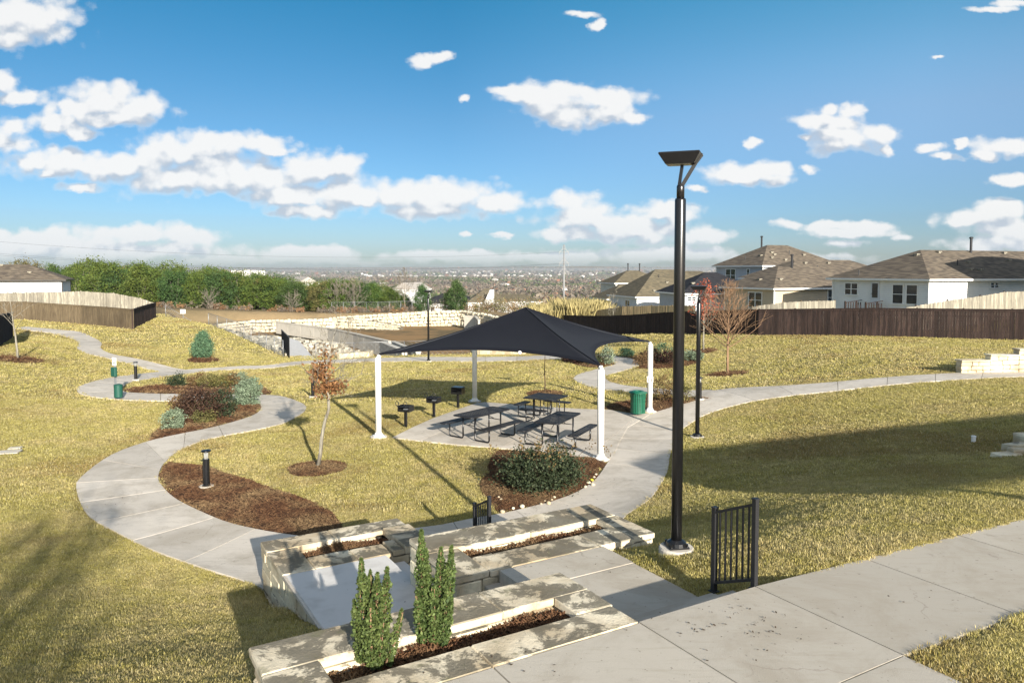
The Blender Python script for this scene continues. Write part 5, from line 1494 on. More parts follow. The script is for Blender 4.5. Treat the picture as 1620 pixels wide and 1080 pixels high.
link('leaves', np_mesh('leaves', *quads(P, .05, r, .5), M['leaf_orange']), oak)
# others
def simple_tree(name, label, key, h, r0, n, bark, seed, lnf, elf, leaves=None, lean=(0, 0), depth=3, f0=.3, kids=4, minr=.005, loc=None):
    rr = random.Random(seed); g = loc or RINGS[key][0]
    pts = [(lean[0] * (k / 6) + rr.uniform(-.02, .02) * h * .3, lean[1] * k / 6, h * k / 6 - (.1 if k == 0 else 0)) for k in range(7)]
    rad = [r0 * (1 - .88 * (k / 6) ** .8) for k in range(7)]
    brs = []
    for k in range(n):
        f = f0 + (1 - f0) * (k + .5) / n
        brs.append((f * .985, k * 2.4 + rr.uniform(-.4, .4), elf(f), lnf(f) * rr.uniform(.8, 1.15)))
    return tree(name, label, g, pts, rad, brs, bark, seed, leaves, depth, kids=kids, minr=minr)
simple_tree('bare_tree', 'bare golden-twigged tree right of the far lamp, in a round mulch ring', 'bare', 4.5, .07, 60, 'bark_tan', 41, lambda f: 2.3 * (1.1 - f) + .1, lambda f: .42 + .5 * f, depth=2, f0=.3, kids=6, minr=.006)
simple_tree('red_tree', 'young tree with a few crimson leaves behind the second lamp', 'crimson', 3.9, .07, 24, 'bark_pale', 42, lambda f: 1.3 * (1.1 - f) + .2, lambda f: .7 + .4 * f, ('leaf_crimson', .06, 1000, .16, lambda t: t.z > 1.8), depth=3, f0=.35, kids=4, minr=.006)
simple_tree('thin_tree', 'thin young tree under the canopy behind the square table', 'shaded', 3.0, .032, 12, 'bark_dark', 43, lambda f: .55 * (1.1 - f) + .1, lambda f: .7, depth=2, f0=.55, kids=3)
simple_tree('left_tree', 'bare pale young tree in a mulch ring at the far left', 'left', 3.6, .07, 10, 'bark_pale', 44, lambda f: 1.5 * (1.15 - f) + .2, lambda f: .55, lean=(-.35, 0), depth=3, f0=.4, kids=3)
simple_tree('fence_tree', 'small bare tree against the black fence right of the canopy peak', 'far', 4.0, .07, 14, 'bark_pale', 45, lambda f: 1.1 * (1.1 - f) + .2, lambda f: .5, depth=3, f0=.3, kids=3, minr=.008)

# cedars on the hill behind the left fence: six crown shapes, each tree its own size and turn
def cedar_mesh(seed, leaf):
    r = np.random.default_rng(seed); w = r.uniform(2.6, 3.3); hh = r.uniform(2.7, 3.3)
    P, C = clump_points(r, 110, 64, w, w, hh, hh * .95, .42, 'cone' if seed % 3 == 0 else 'round', .5)
    P = P[P[:, 2] > .1]
    return np_mesh('crown', *quads(P, .125, r, .5), M[leaf]), stems_mesh('trunk', [c for c in C[:7]], (0, 0, -.3), M['bark_grey'], .13, seed, .3)
CED = [cedar_mesh(s, lf) for s, lf in ((1, 'leaf_cedar'), (2, 'leaf_cedar'), (3, 'leaf_cedar_dark'), (4, 'leaf_cedar'), (5, 'leaf_olive'), (6, 'leaf_cedar_dark'), (9, 'leaf_cedar'), (7, 'leaf_cedar_dark'))]
rr = random.Random(77); cnt = 0
top_px = lambda px: float(np.interp(px, [30, 60, 110, 160, 200, 250, 300, 345, 400, 450, 500, 560, 610, 650], [411, 414, 416, 408, 412, 418, 424, 428, 432, 440, 446, 444, 449, 462]))
spots = []
for rowi, (Y, n, x0, x1) in enumerate(((128, 18, 262, 648), (134, 17, 215, 645), (141, 16, 150, 640), (149, 14, 100, 610), (158, 13, 60, 520), (168, 12, 30, 420))):
    for k in range(n):
        px = x0 + (x1 - x0) * (k + rr.uniform(.2, .8)) / n; spots.append((px, Y + rr.uniform(-3.5, 3.5)))
def where(px): 
    return 'far left' if px < 150 else 'left' if px < 280 else 'middle' if px < 430 else 'right' if px < 560 else 'right end'
ANCH = [(0, 'behind the far-left house roof'), (115, 'above the pale grey picket fence'), (212, 'above the corner of the brown fence'), (268, 'above the cone-shaped lawn shrub'), (345, 'below the skyline apartment blocks'), (428, 'above the concrete ramp'), (500, 'above the orange-leaved young oak'), (575, 'left of the distant lamp')]
ORDC = ['leftmost', 'second', 'third', 'fourth', 'fifth', 'sixth', 'seventh']
ROWOF = sum([[j] * n for j, n in enumerate((18, 17, 16, 14, 13, 12))], [])
ROWN = ['front-row', 'second-row', 'third-row', 'fourth-row', 'fifth-row', 'back-row']
def anch(px): return max(k for k, a in enumerate(ANCH) if px >= a[0])
def cedar_label(i):
    px = spots[i][0]; a = anch(px); same = sorted(p for k, (p, _) in enumerate(spots) if ROWOF[k] == ROWOF[i] and anch(p) == a)
    k = same.index(px)
    return ROWN[ROWOF[i]] + ' cedar of the wood ' + ANCH[a][1] + ('' if len(same) == 1 else ', ' + ORDC[k] + (' from left' if k else ' there'))
for i, (px, Y) in enumerate(spots):
    X = (px - 810) / 1190 * Y; z = g1(X, Y); want = CAM_H + (427 - top_px(px)) / 1190 * Y
    h = min(max(want - z, 3.2), 12.0) * rr.uniform(.80, 1.06); k = rr.choice([0, 1, 2, 3, 4, 5, 6, 6, 0, 7]); cm, tm = CED[k]
    o = thing('cedar_tree', cedar_label(i), 'tree', (X, Y, z), rr.uniform(0, 6.28), 'cedars of the wooded rise behind the pond and left fence')
    s = h / 6.0; wsc = s * rr.uniform(.85, 1.15); o.scale = (wsc, wsc, s)
    link('crown', cm, o); link('trunk', tm, o)
# cedars and bare trees right of the wood
for px, base, Y, h, k, lab in ((668, 492, 124, 4.8, 2, 'dark pointed cedar just left of the far lamp'), (722, 490, 124, 5.6, 2, 'pointed dark green cedar in front of the white houses'), (710, 491, 126, 3.8, 5, 'small dark cedar left of the pointed one by the white houses')):
    g = at_depth(px, base, Y); o = thing('cedar_tree', lab, 'tree', (g[0], g[1], g1(g[0], g[1])), 1.0, 'cedars by the white houses'); s = h / 6; o.scale = (s * .8, s * .8, s); link('crown', CED[k][0], o); link('trunk', CED[k][1], o)
for k, (px, Y, h, lab) in enumerate(((560, 124, 5.0, 'bare grey tree by the chain-link fence in front of the cedars, leftmost of three'), (533, 124, 4.5, 'bare pale brushy tree at the foot of the cedars, middle of three'), (640, 127, 7.0, 'tall bare grey tree at the right end of the cedar wood'))):
    X = (px - 810) / 1190 * Y
    simple_tree('bare_tree', lab, None, h, .10, 16, 'bark_grey', 300 + k, lambda f: 2.6 * (1.15 - f) + .3, lambda f: .8, depth=3, f0=.12, kids=4, minr=.02, loc=(X, Y, g1(X, Y)))
for k, (px, Y, h, lf) in enumerate(((330, 121, 3, 'left one'), (462, 122, 3, 'right one'))):
    X = (px - 810) / 1190 * Y
    simple_tree('bare_bush', lf + ' of the pale leafless bushes at the foot of the cedar wood', None, h * .7, .05, 14, 'bark_grey', 320 + k, lambda f: 1.5, lambda f: .7, depth=2, f0=.03, kids=5, minr=.02, loc=(X, Y, g1(X, Y)))['group'] = 'leafless bushes below the cedars'

# tall golden grass and brown brush beyond the basin
def reeds(name, n, pxr, Yr, hfun, mat, seed, width=.035):
    r = np.random.default_rng(seed); px = r.uniform(*pxr, n); Y = r.uniform(*Yr, n); X = (px - 810) / 1190 * Y; z = ground(X, Y)
    
    n = len(X); h = hfun(px) * r.uniform(.45, 1.1, n) * (.8 + .25 * np.sin(X * .9 + 2) * np.sin(X * .37 + Y * .5)); a = r.uniform(0, 6.28, n); dx, dy = r.normal(size=n) * .12 * h, r.normal(size=n) * .12 * h
    wx, wy = np.cos(a) * width, np.sin(a) * width
    V = np.stack([np.column_stack([X - wx, Y - wy, z]), np.column_stack([X + wx, Y + wy, z]), np.column_stack([X + dx + wx * 2, Y + dy + wy * 2, z + h * .8]), np.column_stack([X + dx * 1.5, Y + dy * 1.5, z + h])], 1).reshape(-1, 3)
    tag(link(name, np_mesh(name, V, np.arange(4 * n).reshape(n, 4), M[mat])), kind='stuff')
reeds('tall_grass', 26000, (815, 985), (84, 112), lambda p: np.interp(p, [815, 850, 905, 950, 985], [1.4, 2.6, 3.6, 3.3, 2.0]), 'reed', 1)
reeds('tall_grass', 9000, (935, 1000), (112, 135), lambda p: 2.8 + 0 * p, 'reed', 2, .07)
def brush(n_b, pxr, Yr, h, mats, seed):
    r = np.random.default_rng(seed); off = {}
    for k in range(n_b):
        px = r.uniform(*pxr); Y = r.uniform(*Yr); X = (px - 810) / 1190 * Y; z = g1(X, Y); hh = h * r.uniform(.5, 1.2)
        P, _ = clump_points(r, 8, 16, hh * .7, hh * .7, hh * .5, hh * .45, hh * .16); off.setdefault(mats[k % len(mats)], []).append(P + np.array([X, Y, z]))
    for m_, ps_ in off.items():
        tag(link('dry_brush', np_mesh('dry_brush', *quads(np.vstack(ps_), .13, r, .35), M[m_])), kind='stuff')
brush(60, (750, 850), (118, 140), 2.6, ('brush_brown', 'leaf_olive', 'far_grey'), 3)
brush(70, (640, 850), (123, 160), 2.2, ('far_grey', 'brush_brown'), 5)
brush(90, (250, 660), (119.5, 126), 1.0, ('brush_brown', 'far_grey'), 4)
brush(40, (830, 1000), (110, 150), 3.6, ('leaf_cedar', 'leaf_olive', 'far_rust'), 6)

# ------------------------------------------------------------------ the valley: far woods and towns
def far_trees():
    r = np.random.default_rng(99)
    sets = {'far_grey': [], 'far_green': [], 'far_rust': []}
    # nearer trees as clouds of twigs and leaves
    def area_pts(n, y0, y1, wid=.78):
        Y = np.sqrt(r.uniform(y0 * y0, y1 * y1, n)); return r.uniform(-wid, wid, n) * Y, Y
    def kind(X, Y):
        v = np.sin(X * .012 + Y * .004) + .8 * np.sin(X * .031 - Y * .013) + r.normal(size=len(X)) * .8
        return np.where(v > .75, 1, np.where(r.uniform(size=len(X)) < .05, 2, 0))
    names = ['far_grey', 'far_green', 'far_rust']
    for (n, y0, y1, nl, sz, cr) in ((1500, 165, 330, 60, .55, 3.0), (6500, 330, 720, 22, 1.1, 3.6), (16000, 720, 1700, 10, 2.2, 4.6), (24000, 1700, 4500, 6, 5.0, 9.0), (12000, 4500, 13500, 5, 14.0, 22.0)):
        X, Y = area_pts(n, y0, y1)
        if y0 < 400:
            clear = (X > 5) & (X < 40) & (Y < 190) | ((X / Y > -.13) & (X / Y < .03) & (Y < 215)) | ((X < -.14 * Y) & (Y < 180)) | ((X > .30 * Y) & (Y < 260))
            X, Y = X[~clear], Y[~clear]
        z = ground(X, Y); k = kind(X, Y); h = cr * r.uniform(.8, 1.5, len(X)) * (1 if y0 < 1700 else .62)
        for j in range(3):
            m = k == j; c = np.column_stack([X[m], Y[m], z[m] + h[m] * .62])
            if not len(c): continue
            P = np.repeat(c, nl, 0); u = r.normal(size=P.shape); u /= np.linalg.norm(u, axis=1, keepdims=True); u *= r.uniform(.4, 1, len(P))[:, None]
            u *= np.repeat(h[m], nl)[:, None] * np.array([.8, .8, .6]); P = P + u
            sets[names[j]].append(quads(P, sz, r, .7, up=.8))
    for nm, parts in sets.items():
        off_, Vs, Fs = 0, [], []
        for V, F in parts: Vs.append(V); Fs.append(F + off_); off_ += len(V)
        tag(link({'far_grey': 'bare_woodland', 'far_green': 'evergreen_woodland', 'far_rust': 'rusty_woodland'}[nm], np_mesh(nm, np.vstack(Vs), np.vstack(Fs), M[nm])), kind='stuff')
far_trees()
material('far_wall', (.66, .64, .60), .8, island=.2); material('far_roof', (.33, .30, .27), .9, island=.35)
def town():
    r = random.Random(5); w, f = MB(), MB()
    for k in range(420):
        Y = math.sqrt(r.uniform(600 ** 2, 8000 ** 2)) if k < 200 else r.uniform(3500, 9000); X = r.uniform(-.75, .75) * Y
        if k >= 200: X = Y * (r.gauss(-.05, .12) if k % 2 else r.gauss(.12, .22))
        z = g1(X, Y) + (5 if Y > 3000 else 2.5); s = r.uniform(7, 13) * (1 + Y / 5000); h = r.uniform(3.5, 6) * (1 + Y / 9000) ; a = r.uniform(0, 3.14)
        w.box((X, Y, z + h / 2), (s, s * .7, h), rz=a)
        cc, ss = math.cos(a), math.sin(a); hx, hy = s * .53, s * .38
        vs = [(X + u * cc - v * ss, Y + u * ss + v * cc, z + q) for u, v, q in ((-hx, -hy, h), (hx, -hy, h), (hx, hy, h), (-hx, hy, h), (-hx * .5, 0, h * 1.5), (hx * .5, 0, h * 1.5))]
        f.add(vs, [(0, 1, 5, 4), (2, 3, 4, 5), (1, 2, 5), (3, 0, 4)])
    tag(w.build('distant_town', M['far_wall']), kind='stuff'); tag(f.build('distant_roofs', M['far_roof']), kind='stuff')
town()
# white apartment blocks on the left skyline
for k in range(6):
    px = 358 + k * 11.5; Y = 1500 + 18 * (k % 2); X = (px - 810) / 1190 * Y; zt = CAM_H + (427 - 427.5 - (k % 3) * .4) / 1190 * Y
    o = thing('apartment_block', ['leftmost', 'second', 'third', 'fourth', 'fifth', 'rightmost'][k] + ' white apartment block of the row on the left skyline', 'building', (X, Y, zt - 13), .15, 'white apartment blocks on the skyline')
    MB().box((0, 0, 6.5), (11.5, 10, 13)).build('wall', M['far_wall'], o); MB().box((0, 0, 13.3), (12.5, 11, .6)).build('roof', M['far_roof'], o)
    for fl in range(3):
        wm = MB()
        for c_ in range(3): wm.box((-3.6 + c_ * 3.6, -5.05, 3 + fl * 3.6), (1.6, .2, 1.8))
        wm.build('window', M['glass_pane'], o)

# transmission pylon and wires
Yp = 420; Xp = (892 - 810) / 1190 * Yp; zt = CAM_H + (427 - 387) / 1190 * Yp; zb_ = g1(Xp, Yp)
py_ = thing('pylon', 'tall grey steel transmission pole with three tiers of arms, rising over the valley', 'pylon', (Xp, Yp, 0))
MB().lathe([(.75, zb_ - 2), (.6, zb_ + 12), (.28, zt)], n=10, smooth=True).build('mast', M['pylon_steel'], py_)
for t_, y_px in enumerate((397, 415, 429)):
    za = CAM_H + (427 - y_px) / 1190 * Yp
    for s in (-1, 1):
        mb = MB(); mb.bar((0, 0, za + 1.6), (s * 2.6, 0, za - .6), .28); mb.bar((0, 0, za - .7), (s * 2.6, 0, za - .6), .22); mb.bar((0, 0, za + 3.6), (s * 1.2, 0, za + 1.2), .2)
        mb.build('arm', M['pylon_steel'], py_); MB().bar((s * 2.6, 0, za - .6), (s * 2.6, 0, za - 2.2), .22).build('insulator', M['pylon_steel'], py_)
for k, (s, y_px) in enumerate(((-1, 415), (1, 415), (-1, 397))):
    za = CAM_H + (427 - y_px) / 1190 * Yp - 2.2 + 1.5
    a = Vector((Xp + s * 2.6, Yp, za)); b = Vector((-330 + 6 * s, 330, za + 14))
    pts = [a.lerp(b, u / 20) - Vector((0, 0, 9 * 4 * u / 20 * (1 - u / 20))) for u in range(21)]
    tag(MB().tube(pts, .035, 4).build('power_line', M['black_paint']), ['lower power line running left from the near side of the pylon', 'lower power line running left from the far side of the pylon', 'upper power line running left from the pylon'][k], 'cable', 'power lines')

# ------------------------------------------------------------------ fences of upright boards
def board_fence(label, pts, h, mat, cap_=True, group=None, bw=.14, rail=True, post_every=2.4, seed=0, post_mat=None):
    """pts: (x, y, z) foot of the fence"""
    root = thing('board_fence', label, 'fence', group=group); rr = random.Random(seed)
    P = [Vector(p) for p in pts]; vs = []; fs = []
    def bx(c, d, ang):
        ca, sa = math.cos(ang), math.sin(ang); b = len(vs)
        for sz in (-1, 1):
            for sx, sy in ((-1, -1), (1, -1), (1, 1), (-1, 1)):
                x, y = sx * d[0] / 2, sy * d[1] / 2; vs.append((c[0] + x * ca - y * sa, c[1] + x * sa + y * ca, c[2] + sz * d[2] / 2))
        fs.extend([tuple(b + i for i in f) for f in ((3, 2, 1, 0), (4, 5, 6, 7), (0, 1, 5, 4), (1, 2, 6, 5), (2, 3, 7, 6), (3, 0, 4, 7))])
    for a, b in zip(P[:-1], P[1:]):
        L_ = math.hypot(b.x - a.x, b.y - a.y); ang = math.atan2(b.y - a.y, b.x - a.x); n = max(1, int(L_ / bw))
        for k in range(n):
            q = a.lerp(b, (k + .5) / n); hh = h * (1 if cap_ else rr.uniform(.985, 1.012)); o_ = rr.uniform(-.006, .012)
            bx((q.x - math.sin(ang) * o_, q.y + math.cos(ang) * o_, q.z + hh / 2 - .05), (L_ / n - rr.choice((.001, .002, .004)), .018, hh), ang)
    me = bpy.data.meshes.new('boards'); me.from_pydata(vs, [], fs); me.materials.append(M[mat]); me.update()
    tag(link('boards', me, root), kind='stuff')
    for a, b in zip(P[:-1], P[1:]):
        L_ = math.hypot(b.x - a.x, b.y - a.y); n = max(1, int(L_ / post_every)); ang = math.atan2(b.y - a.y, b.x - a.x)
        if cap_:
            d = Vector((0, 0, h - .03)); MB().bar(a + d, b + d, .15, .04).build('cap_rail', M[mat], root)
            d = Vector((math.sin(ang) * .03, -math.cos(ang) * .03, h - .12)); MB().bar(a + d, b + d, .022, .12).build('trim_rail', M[mat], root)
        if rail:
            for f in (.25, .75):
                d = Vector((-math.sin(ang) * .04, math.cos(ang) * .04, h * f)); MB().bar(a + d, b + d, .04, .08).build('rail', M[mat], root)
        for k in range(n + 1):
            if k == n and b is not P[-1]: continue
            q = a.lerp(b, k / n); MB().box((q.x - math.sin(ang) * .06, q.y + math.cos(ang) * .06, q.z + h / 2), (.09, .09, h + .04), rz=ang).build('post', M[post_mat or mat], root)
    return root
def feet(L_): 
    out = []
    for px, py, Y in L_:
        g = at_depth(px, py, Y); out.append((g[0], g[1], g1(g[0], g[1]) - .03))
    return out
def subdiv(pts, step=4.0):
    out = [pts[0]]
    for a, b in zip(pts[:-1], pts[1:]):
        n = max(1, int(math.hypot(b[0] - a[0], b[1] - a[1]) / step))
        for k in range(1, n + 1):
            x = a[0] + (b[0] - a[0]) * k / n; y = a[1] + (b[1] - a[1]) * k / n; out.append((x, y, g1(x, y) - .03))
    return out
board_fence('long dark brown board fence along the grass on the right', subdiv(feet([(886, 520, 85), (960, 525, 73), (1050, 527, 63.5), (1120, 528, 57.5), (1200, 530, 51.8), (1380, 533, 47.5), (1600, 538, 43.6), (1790, 540, 41)])), 1.84, 'fence_dark', seed=1)
board_fence('brown stained board fence along the top of the left lawn', subdiv(feet([(-90, 506, 76), (41, 507, 74), (130, 512, 72), (210, 521, 67)])), 1.86, 'fence_brown', seed=2)
board_fence('short dark return of the left board fence running back from its corner', subdiv(feet([(211, 521, 67), (247, 503, 88)])), 1.86, 'fence_dark', seed=3)
board_fence('near-black board fence at the left edge of the photo', subdiv(feet([(-50, 565, 37), (0, 548, 43), (21, 533, 54)])), 1.84, 'fence_black', seed=4)
def zfence(label, L_, h, mat, seed, **k):
    P = []
    for px, ytop, Y in L_:
        g = at_depth(px, ytop, Y); P.append((g[0], g[1], g[2] - h))
    return board_fence(label, P, h, mat, False, seed=seed, **k)
zfence('weathered pale grey picket fence behind the left brown fence', [(-60, 463, 82), (60, 461.5, 83), (128, 460, 84), (180, 463, 86), (222, 471, 87), (246, 479, 88)], 2.4, 'fence_grey', 5)
zfence('weathered grey fence curving down to the far end of the dark fence', [(890, 500, 90), (905, 482, 104), (925, 477, 118), (955, 475, 128)], 2.0, 'fence_grey', 6)
zfence('sunlit tan board fence behind the dark fence, left of the tall lamp', [(900, 500, 92), (945, 490, 84), (985, 484, 78), (1030, 482.5, 74), (1098, 482.5, 68)], 1.9, 'fence_tan', 7, post_mat='fence_brown')
zfence('sunlit grey-tan board fence rising in front of the beige house', [(1150, 493, 60), (1190, 484, 58), (1240, 477, 57), (1268, 475.5, 57.5), (1322, 474.5, 61)], 1.9, 'fence_grey', 8, post_mat='fence_brown')
zfence('grey board fence climbing to the right in front of the white house', [(1414, 488.5, 49), (1450, 482.5, 50), (1500, 474, 51), (1552, 467, 52), (1590, 460.5, 54), (1660, 459, 55)], 1.9, 'fence_grey', 9, post_mat='fence_dark')

# ------------------------------------------------------------------ houses
def roof_mesh(x0, x1, y0, y1, ze, pitch, inset=None, o=.42, flat_gable=False):
    x0 -= o; x1 += o; y0 -= o; y1 += o; W, D = x1 - x0, y1 - y0
    if W >= D:
        i = D / 2 if inset is None else inset; zr = ze + D / 2 * pitch
        rdg = [((x0 + i), (y0 + y1) / 2, zr), ((x1 - i), (y0 + y1) / 2, zr)]
        fs = [(0, 1, 5, 4), (1, 2, 5), (2, 3, 4, 5), (3, 0, 4)]
    else:
        i = W / 2 if inset is None else inset; zr = ze + W / 2 * pitch
        rdg = [((x0 + x1) / 2, y0 + i, zr), ((x0 + x1) / 2, y1 - i, zr)]
        fs = [(0, 1, 4), (1, 2, 5, 4), (2, 3, 5), (3, 0, 4, 5)]
    vs = [(x0, y0, ze), (x1, y0, ze), (x1, y1, ze), (x0, y1, ze)] + rdg + [(x0, y0, ze - .05), (x1, y0, ze - .05), (x1, y1, ze - .05), (x0, y1, ze - .05)]
    fs = fs + [(9, 8, 7, 6), (0, 6, 7, 1), (1, 7, 8, 2), (2, 8, 9, 3), (3, 9, 6, 0)]
    return vs, fs, (x0, x1, y0, y1, zr)

def house(label, corner, rz, blocks, wall, roofm, windows=(), vents=(), trim='trim_white', doors=(), group=None):
    """blocks: (x0, x1, y0, y1, z_floor, z_eave, pitch, inset); windows: (side, u, z, w, h, n_sash, offset) side 'F' faces -y, 'L' faces -x, 'R' faces +x"""
    root = thing('house', label, 'house', corner, rz, group)
    for bi, (x0, x1, y0, y1, zf, ze, pitch, inset, *wm) in enumerate(blocks):
        wmat = wm[0] if wm else wall
        MB().box(((x0 + x1) / 2, (y0 + y1) / 2, (zf + ze) / 2), (x1 - x0, y1 - y0, ze - zf)).build('wall', M[wmat], root)
        tb = MB()
        for x, y in ((x0, y0), (x1, y0), (x0, y1), (x1, y1)): tb.box((x, y, (zf + ze) / 2 - .01), (.12, .12, ze - zf - .03))
        tb.build('corner_trim', M[trim], root)
        vs, fs, ex = roof_mesh(x0, x1, y0, y1, ze + .03, pitch, inset)
        rf = MB().add(vs, fs).build('roof', M[roofm], root)
        fb_ = MB(); a, b, c, d, zr = ex
        fb_.box(((a + b) / 2, c - .02, ze - .07), (b - a + .08, .04, .16)); fb_.box(((a + b) / 2, d + .02, ze - .07), (b - a + .08, .04, .16)); fb_.box((a - .02, (c + d) / 2, ze - .07), (.04, d - c - .01, .16)); fb_.box((b + .02, (c + d) / 2, ze - .07), (.04, d - c - .01, .16))
        fb_.box(((a + b) / 2, (c + d) / 2, ze - .10), (b - a - .02, d - c - .02, .03))
        fb_.build('fascia', M[trim], root)
        for (bk, u, v, kind) in vents:
            if bk != bi: continue
            # a point on the front (-y) or left (-x) slope: u along, v up the slope 0..1
            if kind[0] == 'F': x = a + (b - a) * u; y = c + (d - c) / 2 * v if (b - a) >= (d - c) else c + v * (b - a) / 2; z = ze + .03 + (y - c) * pitch if (b - a) >= (d - c) else ze + .03 + (y - c) * pitch
            else: y = c + (d - c) * u; x = a + v * ((d - c) / 2 if (b - a) >= (d - c) else (b - a) / 2); z = ze + .03 + (x - a) * pitch
            if kind[1] == 'p': MB().lathe([(.05, -.1), (.05, .45), (.045, .46)], (x, y, z), 8).build('vent_pipe', M['black_paint'], rf)
            elif kind[1] == 'P': MB().lathe([(.11, -.2), (.11, 1.25), (.17, 1.25), (.17, 1.38), (.08, 1.42)], (x, y, z), 10).build('flue', M['black_paint'], rf)
            else:
                mm = MB(); mm.box((x, y, z + .09), (.42, .38, .10) if kind[0] == 'F' else (.38, .42, .10)); mm.box((x, y, z), (.26, .26, .16)); mm.build('roof_vent', M['fence_grey'], rf)
    def opening(nm, side, u, z, w, h, ns, o):
        fr = MB(); pa = MB(); t = .09
        def bxp(mb, cu, cz, du, dz, dn, pr):
            if side == 'F': mb.box((cu, o - pr, cz), (du, dn, dz))
            elif side == 'L': mb.box((o - pr, cu, cz), (dn, du, dz))
            else: mb.box((o + pr, cu, cz), (dn, du, dz))
        sw_ = w / ns
        bxp(fr, u, z + h + t / 2, w + 2 * t, t, .07, .03); bxp(fr, u, z - t / 2, w + 2 * t, t, .09, .035)
        for k in range(ns + 1):
            bxp(fr, u - w / 2 + sw_ * k, z + h / 2, t * (1.0 if 0 < k < ns else .8), h, .066, .03)
        bxp(fr, u, z + h / 2, w, .05, .058, .03)
        f = fr.build(nm, M[trim], root)
        for k in range(ns):
            for lo in (0, 1):
                p_ = MB(); bxp(p_, u - w / 2 + sw_ * (k + .5), z + h * (.25 + .5 * lo), sw_ - t * .9, h / 2 - .05, .02, .018); p_.build('pane', M['glass_pane'], f)
    for wdw in windows: opening('window', *wdw)
    for (side, u, z, w, h, o) in doors:
        mb = MB(); (mb.box((o - .03, u, z + h / 2), (.06, w, h)) if side == 'L' else mb.box((u, o - .03, z + h / 2), (w, .06, h))); dr = mb.build('door', M['door_paint'], root)
        mb = MB(); (mb.box((o - .065, u, z + h * .62), (.015, w * .66, h * .6)) if side == 'L' else mb.box((u, o - .065, z + h * .62), (w * .66, .015, h * .6))); mb.build('pane', M['glass_pane'], dr)
        mb = MB(); mb.sphere((o - .09, u + w * .38, z + 1.0) if side == 'L' else (u + w * .38, o - .09, z + 1.0), .04, 8, 5); mb.build('handle', M['galvanised'], dr)
    return root
def cpx(px, Y): return ((px - 810) / 1190 * Y, Y, 0)
TH = R(22)
# white one-storey house at the right
cw = cpx(1469, 60)
ze = CAM_H - 14.6 * 60 / 1190
hw = house('white one-storey house with a brown hip roof behind the fence at the far right', cw, TH,
    [(0, 24, 0, 9.9, ze - 3.9, ze, .46, None), ],
    'siding_white', 'roof_brown',
    windows=[('L', 1.5, ze - 2.05, 1.05, 1.55, 1, 0), ('L', 2.85, ze - 2.05, 1.05, 1.55, 1, 0), ('L', 7.75, ze - 1.45, 1.45, 1.0, 2, 0), ('F', 7.6, ze - .75, .95, .42, 2, 0), ('F', 12.3, ze - 1.55, 1.0, 1.35, 1, 0), ('F', 17.0, ze - 1.55, 1.0, 1.35, 1, 0)],
    vents=[(0, .33, .55, 'Fv'), (0, .27, .30, 'Fv'), (0, .31, .28, 'Fv'), (0, .25, .45, 'Fp'), (0, .56, .62, 'Fv'), (0, .28, .9, 'Fv'), (0, .45, .92, 'FP'), (0, .62, .9, 'Fv'), (0, .66, .35, 'Fv'), (0, .7, .1, 'Lp'), (0, .45, .8, 'Lv')],
    doors=[('L', 5.15, ze - 2.3, .9, 2.05, 0)])
# its little back steps with dark rails
for k, (u, lab) in enumerate(((4.3, 'right dark wooden stair rail at the back door of the white house'), (6.5, 'left dark wooden stair rail at the back door of the white house'))):
    o = thing('stair_rail', lab, 'railing', cw, TH, 'back-door stair rails')
    for x in (-2.0, -.7): MB().box((x, u, ze - 2.75), (.1, .1, 1.6)).build('post', M['fence_dark'], o)
    MB().bar((-2.0, u, ze - 2.1), (-.1, u, ze - 1.9), .12, .05).build('rail', M['fence_dark'], o)
    for j in range(7): MB().box((-1.9 + j * .28, u, ze - 2.5), (.1, .03, .85)).build('picket', M['fence_dark'], o)
# beige house and the two-storey grey one behind it
cb = cpx(1224.6, 74); zb2 = CAM_H - 29.0 * 74 / 1190
house('beige one-storey house with a brown hip roof, left of the white house', cb, TH,
    [(0, 15, 0, 7.6, zb2 - 3.4, zb2, .50, None), (6.0, 22, 4.2, 12, zb2 - 3, zb2 + .9, .47, None)], 'siding_beige', 'roof_brown',
    windows=[('L', 2.7, zb2 - 2.0, 2.0, 1.5, 2, 0), ('F', 7.4, zb2 - 1.75, 1.1, 1.5, 1, 0)],
    vents=[(0, .14, .38, 'Fv'), (0, .45, .35, 'Lv'), (1, .3, .8, 'Fv'), (1, .32, .45, 'Fp'), (0, .37, .95, 'FP'), (1, .5, .8, 'Fv')])
cg = cpx(1206, 90); zg = CAM_H + 7.0 * 90 / 1190
house('two-storey grey-blue house with a pyramid brown roof rising behind the beige house', cg, TH,
    [(0, 12.0, 0, 8.8, zg - 6.2, zg, .54, None)], 'siding_grey', 'roof_brown',
    windows=[('L', 5.9, zg - 1.95, 1.9, 1.5, 2, 0), ('L', 2.55, zg - 1.4, .5, .95, 1, 0)],
    vents=[(0, .30, .5, 'Fv'), (0, .22, .35, 'Fv'), (0, .35, .25, 'Fv'), (0, .3, .6, 'Fv'), (0, .5, .55, 'Fp'), (0, .66, .5, 'Fv'), (0, .3, .45, 'Lv'), (0, .55, .9, 'LP'), (0, .5, .3, 'Lp')])
